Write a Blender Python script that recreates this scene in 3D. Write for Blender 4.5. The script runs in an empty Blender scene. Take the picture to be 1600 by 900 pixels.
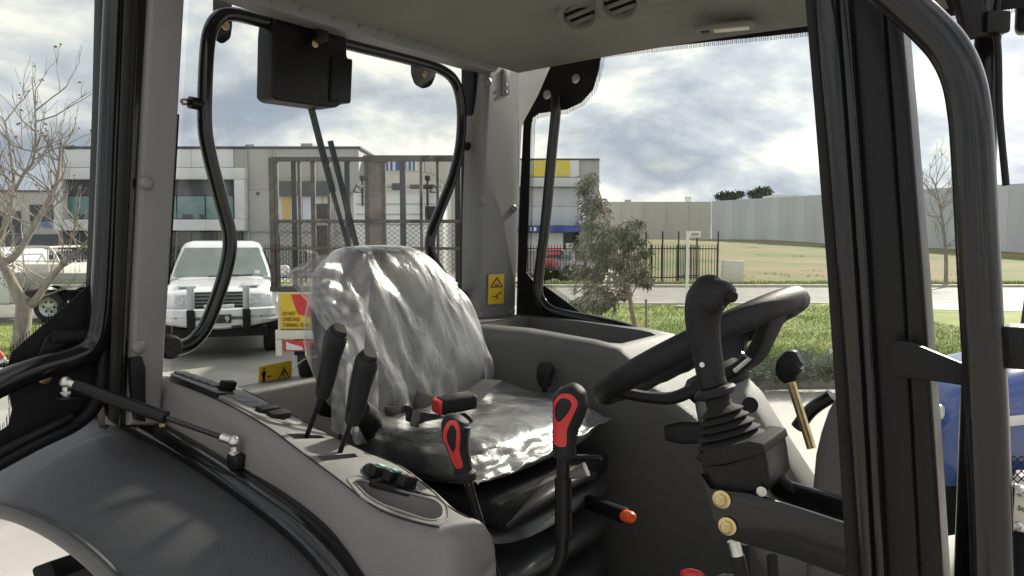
import bpy, bmesh, math, random
from mathutils import Vector, Matrix, noise
from mathutils.bvhtree import BVHTree
R = math.radians
random.seed(7)
scene = bpy.context.scene
C = scene.collection

# ------------------------------------------------------------------ camera
FPX = 1200.0                      # focal length in photograph pixels (1600 wide)
PITCH = math.atan(78.0 / FPX)
CAM = Vector((0, 0, 2.0))
cam_d = bpy.data.cameras.new('camera'); cam = bpy.data.objects.new('camera', cam_d); C.objects.link(cam)
cam.location = CAM; cam.rotation_euler = (R(90) - PITCH, 0, 0)
cam_d.sensor_width = 36; cam_d.lens = 36 * FPX / 1600; cam_d.clip_start = .02; cam_d.clip_end = 3000
scene.camera = cam

# ------------------------------------------------------------------ sky, sun, exposure
SUN_AZ, SUN_EL = R(41), R(31)
world = bpy.data.worlds.new('World'); scene.world = world; world.use_nodes = True
nt = world.node_tree; nt.nodes.clear()
def N(tree, kind, **kw):
    n = tree.nodes.new(kind)
    for k, v in kw.items():
        if k in n.inputs: n.inputs[k].default_value = v
        else: setattr(n, k, v)
    return n
def ramp(tree, stops):
    n = tree.nodes.new('ShaderNodeValToRGB')
    e = n.color_ramp.elements
    while len(e) < len(stops): e.new(.5)
    for i, (p, c) in enumerate(stops):
        e[i].position = p; e[i].color = (*c, 1) if len(c) == 3 else c
    return n
L = nt.links.new
sky = N(nt, 'ShaderNodeTexSky', sky_type='NISHITA'); sky.sun_disc = False
sky.sun_elevation = SUN_EL; sky.sun_rotation = SUN_AZ; sky.dust_density = 1.5
tc = N(nt, 'ShaderNodeTexCoord'); sep = N(nt, 'ShaderNodeSeparateXYZ'); L(tc.outputs['Generated'], sep.inputs[0])
zc = N(nt, 'ShaderNodeMath', operation='MAXIMUM'); L(sep.outputs['Z'], zc.inputs[0]); zc.inputs[1].default_value = 0
za = N(nt, 'ShaderNodeMath', operation='ADD'); L(zc.outputs[0], za.inputs[0]); za.inputs[1].default_value = .42
dx = N(nt, 'ShaderNodeMath', operation='DIVIDE'); L(sep.outputs['X'], dx.inputs[0]); L(za.outputs[0], dx.inputs[1])
dy = N(nt, 'ShaderNodeMath', operation='DIVIDE'); L(sep.outputs['Y'], dy.inputs[0]); L(za.outputs[0], dy.inputs[1])
cmb = N(nt, 'ShaderNodeCombineXYZ'); L(dx.outputs[0], cmb.inputs[0]); L(dy.outputs[0], cmb.inputs[1])
mp = N(nt, 'ShaderNodeMapping'); L(cmb.outputs[0], mp.inputs[0]); mp.inputs['Scale'].default_value = (1, 1.0, 1); mp.inputs['Location'].default_value = (3.4, 1.7, 0)
n1 = N(nt, 'ShaderNodeTexNoise', Scale=2.6, Detail=9, Roughness=.55, Distortion=.25); L(mp.outputs[0], n1.inputs['Vector'])
n2 = N(nt, 'ShaderNodeTexNoise', Scale=1.1, Detail=4, Roughness=.5); L(mp.outputs[0], n2.inputs['Vector'])
mixn = N(nt, 'ShaderNodeMath', operation='MULTIPLY_ADD'); L(n2.outputs['Fac'], mixn.inputs[0]); mixn.inputs[1].default_value = .55; L(n1.outputs['Fac'], mixn.inputs[2])
crp = ramp(nt, [(.60, (.27, .298, .365)), (.69, (.385, .41, .47)), (.77, (.55, .57, .60)), (.85, (.86, .83, .76)), (.94, (1.0, .965, .90))])
L(mixn.outputs[0], crp.inputs[0])
cov = ramp(nt, [(.50, (.35,)*3), (.66, (1,)*3)]); L(mixn.outputs[0], cov.inputs[0])
bg1 = N(nt, 'ShaderNodeBackground', Strength=.09); L(sky.outputs[0], bg1.inputs[0])
# clouds are brighter towards the sun that stands behind them
dt_ = N(nt, 'ShaderNodeVectorMath', operation='DOT_PRODUCT'); L(tc.outputs['Generated'], dt_.inputs[0])
dt_.inputs[1].default_value = (math.sin(SUN_AZ) * math.cos(SUN_EL), math.cos(SUN_AZ) * math.cos(SUN_EL), math.sin(SUN_EL))
dm = N(nt, 'ShaderNodeMath', operation='MAXIMUM'); L(dt_.outputs['Value'], dm.inputs[0]); dm.inputs[1].default_value = 0
dp = N(nt, 'ShaderNodeMath', operation='POWER'); L(dm.outputs[0], dp.inputs[0]); dp.inputs[1].default_value = 7
dg_ = N(nt, 'ShaderNodeMath', operation='MULTIPLY_ADD'); L(dp.outputs[0], dg_.inputs[0]); dg_.inputs[1].default_value = .45; dg_.inputs[2].default_value = .80
bg2 = N(nt, 'ShaderNodeBackground'); L(crp.outputs[0], bg2.inputs[0]); L(dg_.outputs[0], bg2.inputs['Strength'])
mxs = N(nt, 'ShaderNodeMixShader'); L(cov.outputs[0], mxs.inputs[0]); L(bg1.outputs[0], mxs.inputs[1]); L(bg2.outputs[0], mxs.inputs[2])
wo = N(nt, 'ShaderNodeOutputWorld'); L(mxs.outputs[0], wo.inputs[0])

sd = bpy.data.lights.new('sun', 'SUN'); sun = bpy.data.objects.new('sun', sd); C.objects.link(sun)
sdir = Vector((math.sin(SUN_AZ) * math.cos(SUN_EL), math.cos(SUN_AZ) * math.cos(SUN_EL), math.sin(SUN_EL)))
sun.rotation_euler = sdir.to_track_quat('Z', 'Y').to_euler(); sun.location = (0, 0, 30)
sd.energy = 4.8; sd.angle = R(3); sd.color = (1, .92, .8)
vs = scene.view_settings
vs.view_transform = 'Standard'; vs.look = 'None'; vs.gamma = 1; vs.exposure = .72; vs.use_curve_mapping = False
scene.cycles.max_bounces = 8; scene.cycles.transparent_max_bounces = 24
scene.cycles.use_denoising = True

# ------------------------------------------------------------------ pixel rays and the tractor's own frame
A35 = R(35)
U = Vector((math.cos(A35), -math.sin(A35), 0))     # tractor forward
V = Vector((math.sin(A35), math.cos(A35), 0))      # tractor left
Z = Vector((0, 0, 1))
_f = Vector((0, math.cos(PITCH), -math.sin(PITCH))); _up = Vector((0, math.sin(PITCH), math.cos(PITCH)))
def ray(px, py): return _f + Vector((1, 0, 0)) * ((px - 800) / FPX) + _up * ((450 - py) / FPX)
def T(u, v, z): return U * u + V * v + Z * z
def on_u(px, py, u): d = ray(px, py); return CAM + d * (u / d.dot(U))
def on_v(px, py, v): d = ray(px, py); return CAM + d * (v / d.dot(V))
def on_z(px, py, z): d = ray(px, py); return CAM + d * ((z - CAM.z) / d.z)
def on_y(px, py, y): d = ray(px, py); return CAM + d * (y / d.y)
def on_pl(px, py, p0, n): d = ray(px, py); return CAM + d * ((p0 - CAM).dot(n) / d.dot(n))

# ------------------------------------------------------------------ materials
MATS = {}
def mat(name, col, rough=.5, metal=0, var=.12, vscale=8, bump=0, bscale=60, coat=0, spec=.5, rvar=0, col2=None, stretch=(1, 1, 1), detail=5, blo=.35, bhi=.65):
    m = bpy.data.materials.new(name); m.use_nodes = True; t = m.node_tree
    b = t.nodes['Principled BSDF']; l = t.links.new
    b.inputs['Roughness'].default_value = rough; b.inputs['Metallic'].default_value = metal
    b.inputs['Specular IOR Level'].default_value = spec; b.inputs['Coat Weight'].default_value = coat
    b.inputs['Coat Roughness'].default_value = .08
    tcn = N(t, 'ShaderNodeTexCoord'); mpn = N(t, 'ShaderNodeMapping'); mpn.inputs['Scale'].default_value = stretch
    l(tcn.outputs['Object'], mpn.inputs[0])
    ns = N(t, 'ShaderNodeTexNoise', Scale=vscale, Detail=detail, Roughness=.6); l(mpn.outputs[0], ns.inputs['Vector'])
    if col2 is None: a = tuple(c * (1 - var) for c in col); c2 = tuple(min(1, c * (1 + var)) for c in col)
    else: a, c2 = col, col2
    rp = ramp(t, [(blo, a), (bhi, c2)]); l(ns.outputs['Fac'], rp.inputs[0]); l(rp.outputs[0], b.inputs['Base Color'])
    if rvar:
        mr = N(t, 'ShaderNodeMapRange'); l(ns.outputs['Fac'], mr.inputs['Value']); mr.inputs['From Min'].default_value = .3; mr.inputs['From Max'].default_value = .7
        mr.inputs['To Min'].default_value = max(.02, rough - rvar); mr.inputs['To Max'].default_value = min(1, rough + rvar); l(mr.outputs[0], b.inputs['Roughness'])
    if bump:
        bn = N(t, 'ShaderNodeTexNoise', Scale=bscale, Detail=4, Roughness=.6); l(mpn.outputs[0], bn.inputs['Vector'])
        bp = N(t, 'ShaderNodeBump', Strength=bump, Distance=.01); l(bn.outputs['Fac'], bp.inputs['Height']); l(bp.outputs[0], b.inputs['Normal'])
    MATS[name] = m; return m
def schlick(t, f0, normal=None):
    lw = N(t, 'ShaderNodeLayerWeight', Blend=.5)
    if normal: t.links.new(normal, lw.inputs['Normal'])
    pw = N(t, 'ShaderNodeMath', operation='POWER'); t.links.new(lw.outputs['Facing'], pw.inputs[0]); pw.inputs[1].default_value = 4
    ma = N(t, 'ShaderNodeMath', operation='MULTIPLY_ADD'); t.links.new(pw.outputs[0], ma.inputs[0]); ma.inputs[1].default_value = 1 - f0; ma.inputs[2].default_value = f0
    return ma
def glassmat(name, tint, refl=.9, rough=.0, base=.04):
    m = bpy.data.materials.new(name); m.use_nodes = True; t = m.node_tree; t.nodes.clear(); l = t.links.new
    o = N(t, 'ShaderNodeOutputMaterial'); tr = N(t, 'ShaderNodeBsdfTransparent'); tr.inputs[0].default_value = (*tint, 1)
    g = N(t, 'ShaderNodeBsdfGlossy', Roughness=rough); g.inputs[0].default_value = (refl,)*3 + (1,)
    fr = schlick(t, .018); mx = N(t, 'ShaderNodeMixShader')
    l(fr.outputs[0], mx.inputs[0]); l(tr.outputs[0], mx.inputs[1]); l(g.outputs[0], mx.inputs[2]); l(mx.outputs[0], o.inputs[0])
    MATS[name] = m; return m
def filmmat(name, lo=.2, hi=.75, st=(1, 1, .12), sc=22):
    # thin clear plastic film: partly see-through, milky where it is creased, glossy
    m = bpy.data.materials.new(name); m.use_nodes = True; t = m.node_tree; t.nodes.clear(); l = t.links.new
    o = N(t, 'ShaderNodeOutputMaterial'); tcn = N(t, 'ShaderNodeTexCoord')
    mp_ = N(t, 'ShaderNodeMapping'); mp_.inputs['Scale'].default_value = st; l(tcn.outputs['Object'], mp_.inputs[0])
    a = N(t, 'ShaderNodeTexNoise', Scale=sc, Detail=5, Roughness=.55, Distortion=.5); l(mp_.outputs[0], a.inputs['Vector'])
    a2 = N(t, 'ShaderNodeTexNoise', noise_type='RIDGED_MULTIFRACTAL', Scale=sc * 1.3, Detail=3, Roughness=.5, Distortion=.6); l(mp_.outputs[0], a2.inputs['Vector'])
    rp = ramp(t, [(.36, (lo,)*3), (.52, (lo + (hi - lo) * .35,)*3), (.68, (hi,)*3)]); big = N(t, 'ShaderNodeTexNoise', Scale=6, Detail=3, Roughness=.5); l(tcn.outputs['Object'], big.inputs['Vector'])
    bm_ = N(t, 'ShaderNodeMath', operation='MULTIPLY_ADD'); l(big.outputs['Fac'], bm_.inputs[0]); bm_.inputs[1].default_value = .9; bm_.inputs[2].default_value = -.45
    ad = N(t, 'ShaderNodeMath', operation='ADD'); l(a.outputs['Fac'], ad.inputs[0]); l(bm_.outputs[0], ad.inputs[1]); l(ad.outputs[0], rp.inputs[0])
    bp = N(t, 'ShaderNodeBump', Strength=.38, Distance=.010); l(a.outputs['Fac'], bp.inputs['Height'])
    bp2 = N(t, 'ShaderNodeBump', Strength=.3, Distance=.004); l(a2.outputs['Fac'], bp2.inputs['Height']); l(bp.outputs[0], bp2.inputs['Normal'])
    tr = N(t, 'ShaderNodeBsdfTransparent'); tr.inputs[0].default_value = (.93, .94, .95, 1)
    df = N(t, 'ShaderNodeBsdfDiffuse'); df.inputs[0].default_value = (.42, .42, .42, 1); l(bp2.outputs[0], df.inputs['Normal'])
    tl = N(t, 'ShaderNodeBsdfTranslucent'); tl.inputs[0].default_value = (.5, .5, .5, 1); l(bp2.outputs[0], tl.inputs['Normal'])
    gl = N(t, 'ShaderNodeBsdfGlossy', Roughness=.28); gl.inputs[0].default_value = (.95, .95, .95, 1); l(bp2.outputs[0], gl.inputs['Normal'])
    m1 = N(t, 'ShaderNodeMixShader', Fac=.45); l(df.outputs[0], m1.inputs[1]); l(tl.outputs[0], m1.inputs[2])
    m2 = N(t, 'ShaderNodeMixShader'); l(rp.outputs[0], m2.inputs[0]); l(tr.outputs[0], m2.inputs[1]); l(m1.outputs[0], m2.inputs[2])
    fr = schlick(t, .045, bp2.outputs[0])
    m3 = N(t, 'ShaderNodeMixShader'); l(fr.outputs[0], m3.inputs[0]); l(m2.outputs[0], m3.inputs[1]); l(gl.outputs[0], m3.inputs[2])
    l(m3.outputs[0], o.inputs[0]); MATS[name] = m; return m
def fritmat(name):
    # printed black dots fading out along the pane's edge (flat print on glass)
    m = bpy.data.materials.new(name); m.use_nodes = True; t = m.node_tree; t.nodes.clear(); l = t.links.new
    o = N(t, 'ShaderNodeOutputMaterial'); tcn = N(t, 'ShaderNodeTexCoord')
    vo = N(t, 'ShaderNodeTexVoronoi', Scale=330, Randomness=0); l(tcn.outputs['Object'], vo.inputs['Vector'])
    cp = N(t, 'ShaderNodeMath', operation='LESS_THAN'); l(vo.outputs['Distance'], cp.inputs[0]); cp.inputs[1].default_value = .45
    tr = N(t, 'ShaderNodeBsdfTransparent'); df = N(t, 'ShaderNodeBsdfDiffuse'); df.inputs[0].default_value = (.012, .012, .013, 1)
    mx = N(t, 'ShaderNodeMixShader'); l(cp.outputs[0], mx.inputs[0]); l(tr.outputs[0], mx.inputs[1]); l(df.outputs[0], mx.inputs[2]); l(mx.outputs[0], o.inputs[0])
    MATS[name] = m; return m

# ------------------------------------------------------------------ mesh collector
def axes(x=None, y=None, z=None):
    return Matrix((x, y, z)).transposed()
TAX = axes(U, V, Z)
def cr(pts, n=6):
    """smooth curve through the points"""
    P = [Vector(p) for p in pts]; out = []
    for i in range(len(P) - 1):
        p0 = P[i - 1] if i else P[i] * 2 - P[i + 1]; p1 = P[i]; p2 = P[i + 1]; p3 = P[i + 2] if i + 2 < len(P) else P[i + 1] * 2 - P[i]
        for k in range(n):
            t = k / n; t2 = t * t; t3 = t2 * t
            out.append(.5 * ((2 * p1) + (p2 - p0) * t + (2 * p0 - 5 * p1 + 4 * p2 - p3) * t2 + (3 * p1 - p0 - 3 * p2 + p3) * t3))
    out.append(P[-1]); return out
def lerpl(xs, ys, x):
    if x <= xs[0]: return ys[0]
    for i in range(len(xs) - 1):
        if x <= xs[i + 1]:
            k = (x - xs[i]) / (xs[i + 1] - xs[i]); return ys[i] * (1 - k) + ys[i + 1] * k
    return ys[-1]
class MB:
    def __init__(s): s.v = []; s.f = []
    def add(s, vs, fs):
        o = len(s.v); s.v += [Vector(p) for p in vs]; s.f += [tuple(i + o for i in f) for f in fs]; return s
    def bm(s, b):
        b.verts.index_update(); o = len(s.v); s.v += [v.co.copy() for v in b.verts]; s.f += [tuple(v.index + o for v in f.verts) for f in b.faces]; b.free(); return s
    def box(s, c, size, ax=None, bev=0, seg=2):
        b = bmesh.new(); bmesh.ops.create_cube(b, size=1)
        bmesh.ops.scale(b, vec=Vector(size), verts=b.verts)
        if bev: bmesh.ops.bevel(b, geom=b.edges[:], offset=min(bev, min(size) * .48), segments=seg, affect='EDGES', profile=.5)
        M_ = (ax.to_4x4() if ax else Matrix.Identity(4)); M_ = Matrix.Translation(c) @ M_
        bmesh.ops.transform(b, matrix=M_, verts=b.verts); return s.bm(b)
    def bar(s, a, b_, w, h, up=Z, bev=0):
        a = Vector(a); b_ = Vector(b_); d = (b_ - a); ln = d.length; x = d.normalized(); y = up.cross(x)
        if y.length < 1e-4: y = Vector((1, 0, 0)).cross(x)
        y.normalize(); z = x.cross(y); return s.box((a + b_) / 2, (ln, w, h), axes(x, y, z), bev)
    def tube(s, pts, r, seg=10, cap=True, rr=None, up=None):
        P = [Vector(p) for p in pts]; n = len(P)
        rs = [r] * n if not isinstance(r, (list, tuple)) else [lerpl([i * (n - 1) / (len(r) - 1) for i in range(len(r))], r, k) for k in range(n)]
        t = [(P[min(i + 1, n - 1)] - P[max(i - 1, 0)]).normalized() for i in range(n)]
        if up is not None: nv = up - t[0] * up.dot(t[0])
        else:
            nv = Z.cross(t[0])
            if nv.length < .05: nv = Vector((1, 0, 0)).cross(t[0])
        nv.normalize(); vs = []; fs = []
        for i in range(n):
            nv = nv - t[i] * nv.dot(t[i]); nv.normalize(); bv = t[i].cross(nv)
            for k in range(seg):
                a = 2 * math.pi * k / seg; q = rr if rr else 1
                vs.append(P[i] + nv * math.cos(a) * rs[i] + bv * math.sin(a) * rs[i] * q)
        for i in range(n - 1):
            for k in range(seg):
                k2 = (k + 1) % seg; fs.append((i * seg + k, i * seg + k2, (i + 1) * seg + k2, (i + 1) * seg + k))
        if cap: fs.append(tuple(range(seg))[::-1]); fs.append(tuple((n - 1) * seg + k for k in range(seg)))
        return s.add(vs, fs)
    def loft(s, rings, closed=True, cap=True):
        n = len(rings[0]); vs = [p for r in rings for p in r]; fs = []
        for i in range(len(rings) - 1):
            for k in range(n if closed else n - 1):
                k2 = (k + 1) % n; fs.append((i * n + k, i * n + k2, (i + 1) * n + k2, (i + 1) * n + k))
        if cap and closed: fs.append(tuple(range(n))[::-1]); fs.append(tuple((len(rings) - 1) * n + k for k in range(n)))
        return s.add(vs, fs)
    def lathe(s, prof, o, d, seg=20):
        d = Vector(d).normalized(); x = d.orthogonal().normalized(); y = d.cross(x); o = Vector(o)
        return s.loft([[o + d * h + (x * math.cos(2 * math.pi * k / seg) + y * math.sin(2 * math.pi * k / seg)) * max(r, 1e-5) for k in range(seg)] for r, h in prof])
    def prism(s, poly, th, bev=0, seg=3, both=False):
        """closed outline + thickness vector; the outline's front edges can be rounded"""
        b = bmesh.new(); th = Vector(th)
        f0 = [b.verts.new(p) for p in poly]; f1 = [b.verts.new(Vector(p) + th) for p in poly]; n = len(poly)
        A = b.faces.new(f0); B = b.faces.new(f1[::-1])
        for i in range(n): b.faces.new((f0[i], f1[i], f1[(i + 1) % n], f0[(i + 1) % n]))
        bmesh.ops.recalc_face_normals(b, faces=b.faces)
        if bev:
            ed = list(A.edges) + (list(B.edges) if both else [])
            bmesh.ops.bevel(b, geom=ed, offset=bev, segments=seg, affect='EDGES', profile=.5, clamp_overlap=True)
        return s.bm(b)
    def grid(s, fn, nu, nv, thick=0):
        vs = [fn(i / nu, j / nv) for j in range(nv + 1) for i in range(nu + 1)]
        fs = [(j * (nu + 1) + i, j * (nu + 1) + i + 1, (j + 1) * (nu + 1) + i + 1, (j + 1) * (nu + 1) + i) for j in range(nv) for i in range(nu)]
        return s.add(vs, fs)
WL = {}
def obj(name, mb, m, parent=None, smooth=40, label=None, origin=None):
    if isinstance(mb, bpy.types.Mesh): me = mb; o0 = origin
    else:
        xs = [p.x for p in mb.v]; ys = [p.y for p in mb.v]; zs = [p.z for p in mb.v]
        o0 = Vector(origin) if origin is not None else Vector(((min(xs) + max(xs)) / 2, (min(ys) + max(ys)) / 2, min(zs)))
        me = bpy.data.meshes.new(name); me.from_pydata([p - o0 for p in mb.v], [], mb.f); me.validate()
        b = bmesh.new(); b.from_mesh(me); bmesh.ops.recalc_face_normals(b, faces=b.faces); b.to_mesh(me); b.free()
        if smooth:
            me.shade_smooth(); me.set_sharp_from_angle(angle=R(smooth))
        me.materials.append(m if not isinstance(m, str) else MATS[m])
    o = bpy.data.objects.new(name, me); C.objects.link(o)
    o.location = o0 - (WL[parent.name] if parent else Vector((0, 0, 0)))
    if parent: o.parent = parent
    WL[o.name] = Vector(o0)
    if label: o['label'] = label
    return o
def thing(name, loc, label, cat, group=None):
    o = bpy.data.objects.new(name, None); C.objects.link(o); o.location = loc; o.empty_display_size = .2
    WL[o.name] = Vector(loc); return tag(o, label, cat, group)
def tag(o, label, cat, group=None):
    o['label'] = label; o['category'] = cat
    if group: o['group'] = group
    return o
def struct(o, kind='structure'): o['kind'] = kind; return o
def dup(root, loc, rz=0, label=None, mats=None):
    def cp(o, par):
        c = o.copy(); C.objects.link(c); c.parent = par
        for ch in [k for k in o.children]: cp(ch, c)
        return c
    kids = list(root.children); r = cp(root, None); r.location = loc; r.rotation_euler = (0, 0, rz); WL[r.name] = Vector(loc)
    if label: r['label'] = label
    return r
def cut(o, mb):
    """carve the collected solid out of an object"""
    me = bpy.data.meshes.new('cutter'); me.from_pydata([p - WL[o.name] for p in mb.v], [], mb.f)
    b = bmesh.new(); b.from_mesh(me); bmesh.ops.recalc_face_normals(b, faces=b.faces); b.to_mesh(me); b.free()
    me.materials.append(o.data.materials[0])
    c = bpy.data.objects.new('cutter', me); C.objects.link(c); c.matrix_world = Matrix.Translation(WL[o.name])
    md = o.modifiers.new('cut', 'BOOLEAN'); md.object = c; md.operation = 'DIFFERENCE'; md.solver = 'EXACT'
    bpy.context.view_layer.update()
    dg = bpy.context.evaluated_depsgraph_get(); nm = bpy.data.meshes.new_from_object(o.evaluated_get(dg))
    o.modifiers.clear(); o.data = nm; nm.shade_smooth(); nm.set_sharp_from_angle(angle=R(35))
    bpy.data.objects.remove(c)
def text(name, body, o, right, up, size, m, parent, ext=.0008, align='LEFT', width=None, label=None):
    cu = bpy.data.curves.new('t', 'FONT'); cu.body = body; cu.size = 1; cu.extrude = .01; cu.align_x = align; cu.resolution_u = 3
    to = bpy.data.objects.new('t', cu); C.objects.link(to); bpy.context.view_layer.update()
    me = bpy.data.meshes.new_from_object(to); bpy.data.objects.remove(to)
    xs = [v.co.x for v in me.vertices]; ys = [v.co.y for v in me.vertices]; k = size / max(1e-3, (max(ys) - min(ys)))
    kx = k if width is None else width / (max(xs) - min(xs)); x0, y0 = min(xs), min(ys)
    right = right.normalized(); up = up.normalized(); n = right.cross(up)
    mb = MB(); mb.v = [Vector(o) + right * (v.co.x - x0) * kx + up * (v.co.y - y0) * k + n * (v.co.z / .01 * ext) for v in me.vertices]
    mb.f = [tuple(p.vertices) for p in me.polygons]
    return obj(name, mb, m, parent, smooth=0, label=label)
def slab(px, plane, th, bev=0, seg=3):
    """outline in photo pixels laid on a plane function, given real thickness"""
    return MB().prism([plane(*p) for p in px], th, bev, seg)
def pu(u): return lambda x, y: on_u(x, y, u)
def pv(v): return lambda x, y: on_v(x, y, v)
def py_(y): return lambda x, yy: on_y(x, yy, y)
def rpoly(pts, r, n=4):
    """round the corners of a 2D outline"""
    out = []; m = len(pts); rl = r if isinstance(r, (list, tuple)) else [r] * m
    for i in range(m):
        p = Vector(pts[i]); a = Vector(pts[i - 1]); b = Vector(pts[(i + 1) % m]); r_ = min(rl[i], (a - p).length * .48, (b - p).length * .48)
        p1 = p + (a - p).normalized() * r_; p2 = p + (b - p).normalized() * r_
        if r_ <= 0: out.append(p); continue
        for k in range(n + 1):
            t = k / n; out.append(p1 * (1 - t) ** 2 + p * 2 * t * (1 - t) + p2 * t * t)
    return [(q.x, q.y) for q in out]

# material library
mat('light_grey_plastic', (.182, .178, .172), .5, bump=.3, bscale=700, var=.09, vscale=3, rvar=.08)
mat('mid_grey_plastic', (.095, .094, .092), .5, bump=.3, bscale=700, var=.12, vscale=3, rvar=.1)
mat('grey_trim', (.19, .189, .189), .42, bump=.15, bscale=600, var=.08, vscale=3, rvar=.08)
mat('headliner', (.195, .187, .168), .8, bump=.15, bscale=500, var=.06, vscale=6)
mat('fender_plastic', (.06, .061, .065), .36, bump=.4, bscale=500, var=.2, vscale=3, rvar=.08, detail=9, spec=.3)
mat('gloss_black', (.008, .008, .009), .16, var=.2, coat=.35, bump=.04, bscale=90, rvar=.06, spec=.3)
mat('satin_black', (.010, .010, .011), .33, var=.2, bump=.08, bscale=250, rvar=.08, spec=.22)
mat('matt_black', (.012, .012, .013), .6, var=.2, bump=.1, bscale=500, spec=.2)
mat('rubber', (.018, .018, .018), .7, var=.25, bump=.15, bscale=300, spec=.2)
mat('grip_black', (.018, .018, .02), .48, var=.15, bump=.2, bscale=900, spec=.2)
mat('bellows_black', (.026, .026, .027), .32, var=.2, bump=.08, bscale=300, spec=.6)
mat('seat_vinyl', (.028, .029, .033), .55, var=.2, bump=.3, bscale=500, spec=.2)
mat('webbing', (.022, .022, .024), .72, var=.2, bump=.35, bscale=700, spec=.2)
mat('red_plastic', (.55, .03, .028), .4, var=.08)
mat('orange_plastic', (.85, .11, .03), .4, var=.08)
mat('zinc', (.62, .62, .60), .35, metal=1, var=.15, vscale=40)
mat('brass_zinc', (.62, .50, .27), .32, metal=1, var=.2, vscale=60)
mat('yellow_sticker', (.68, .45, .03), .45, var=.06)
mat('print_black', (.012, .012, .012), .5, var=.1)
mat('mirror_black', (.014, .014, .015), .3, var=.1)
mat('lens_pale', (.55, .56, .42), .25, var=.08)
mat('switch_green', (.25, .5, .42), .35, var=.1)
mat('switch_red', (.6, .3, .25), .35, var=.1)
glassmat('cab_glass', (.94, .96, .95)); glassmat('car_glass', (.24, .30, .29))
glassmat('green_glass', (.28, .46, .43)); fritmat('frit_dots'); filmmat('plastic_film', .04, .6, (1, 1, .13), 28); filmmat('plastic_film_flat', .05, .5, (.5, 1, 1), 26); filmmat('plastic_film_loose', .38, .75, (1, 1, .3))
# =================================================================== the tractor cab
def se(a, n):  # superellipse point
    c, s_ = math.cos(a), math.sin(a); return (math.copysign(abs(c) ** (2 / n), c), math.copysign(abs(s_) ** (2 / n), s_))
def sqtube(mb, pts, ra, rb, side, n=3.5, seg=20, cap=True):
    """tube with a rounded-rectangle section; side = direction of half-width ra, rb across it"""
    P = [Vector(p) for p in pts]; k = len(P); rings = []
    ra = [lerpl([i * (k - 1) / (len(ra) - 1) for i in range(len(ra))], ra, j) for j in range(k)]
    rb = [lerpl([i * (k - 1) / (len(rb) - 1) for i in range(len(rb))], rb, j) for j in range(k)]
    for i in range(k):
        t = (P[min(i + 1, k - 1)] - P[max(i - 1, 0)]).normalized(); x = (side - t * side.dot(t)).normalized(); y = t.cross(x)
        rings.append([P[i] + x * ra[i] * se(2 * math.pi * j / seg, n)[0] + y * rb[i] * se(2 * math.pi * j / seg, n)[1] for j in range(seg)])
    return mb.loft(rings, cap=cap)
def ball(mb, c, rx, ry=None, rz=None, ax=None, seg=16, n=2):
    ry = ry or rx; rz = rz or rx; ax = ax or Matrix.Identity(3); rings = []
    for i in range(1, seg // 2 + 1):
        a = -math.pi / 2 + math.pi * i / (seg // 2 + 1); rings.append([])
        ca, sa = se(a, n)
        for j in range(seg):
            cb, sb = se(2 * math.pi * j / seg, n)
            rings[-1].append(Vector(c) + ax @ Vector((rx * ca * cb, ry * ca * sb, rz * sa)))
    return mb.loft(rings)
def bolt(name, p, d, r, m, parent, h=None):
    h = h or r * .7; mb = MB(); mb.lathe([(r * 1.5, 0), (r * 1.5, h * .25), (r * 1.35, h * .3)], p, d, 18); mb.lathe([(r, h * .3), (r, h), (r * .85, h * 1.12)], p, d, 6)
    return obj(name, mb, m, parent, 30)

trac = thing('tractor', T(-.75, 1.37, 0), 'black and grey tractor cab seen through its wide open door, seat and levers inside', 'tractor')
def P(name, mb, m, par=None, **k): return obj(name, mb, m, par or trac, **k)

# ---- roof and lining
mb = MB()
def lin(s, t):
    u = -1.335 + 1.135 * s; v = .78 + 1.16 * t; e = (1 - (2 * s - 1) ** 6) * (1 - (2 * t - 1) ** 6)
    return T(u, v, 2.497 + .045 * e + .012 * math.sin(s * 3.1))
mb.grid(lin, 30, 24); lining = P('roof_lining', mb, 'headliner', label='beige grey moulded roof lining with round air vents')
mb = MB(); mb.box(T(-.80, 1.36, 2.66), (1.22, 1.34, .12), TAX, .05, 3); P('roof_shell', mb, 'satin_black')
# rear crossbar of the roof
low = [(300, -30), (385, 0), (440, 19), (501, 37), (570, 56), (641, 76), (700, 92), (745, 105), (775, 112)]
hi = [(800, 80), (720, 62), (640, 40), (560, 14), (480, -14), (400, -42), (310, -75)]
P('roof_crossbar', slab(low + hi, pu(-1.335), U * -.05, .006), 'grey_trim')
mb = MB(); mb.tube([on_u(x, y - 1, -1.332) for x, y in hi[::-1]], .007, 8); P('crossbar_ridge', mb, 'grey_trim')
for x in (425, 470, 520, 560, 590, 620, 650, 680):
    y = lerpl([p[0] for p in low], [p[1] for p in low], x) - 12
    b = MB(); ball(b, on_u(x, y, -1.338), .012, .005, .006, TAX, 10); P('clip', b, 'grey_trim')
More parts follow.
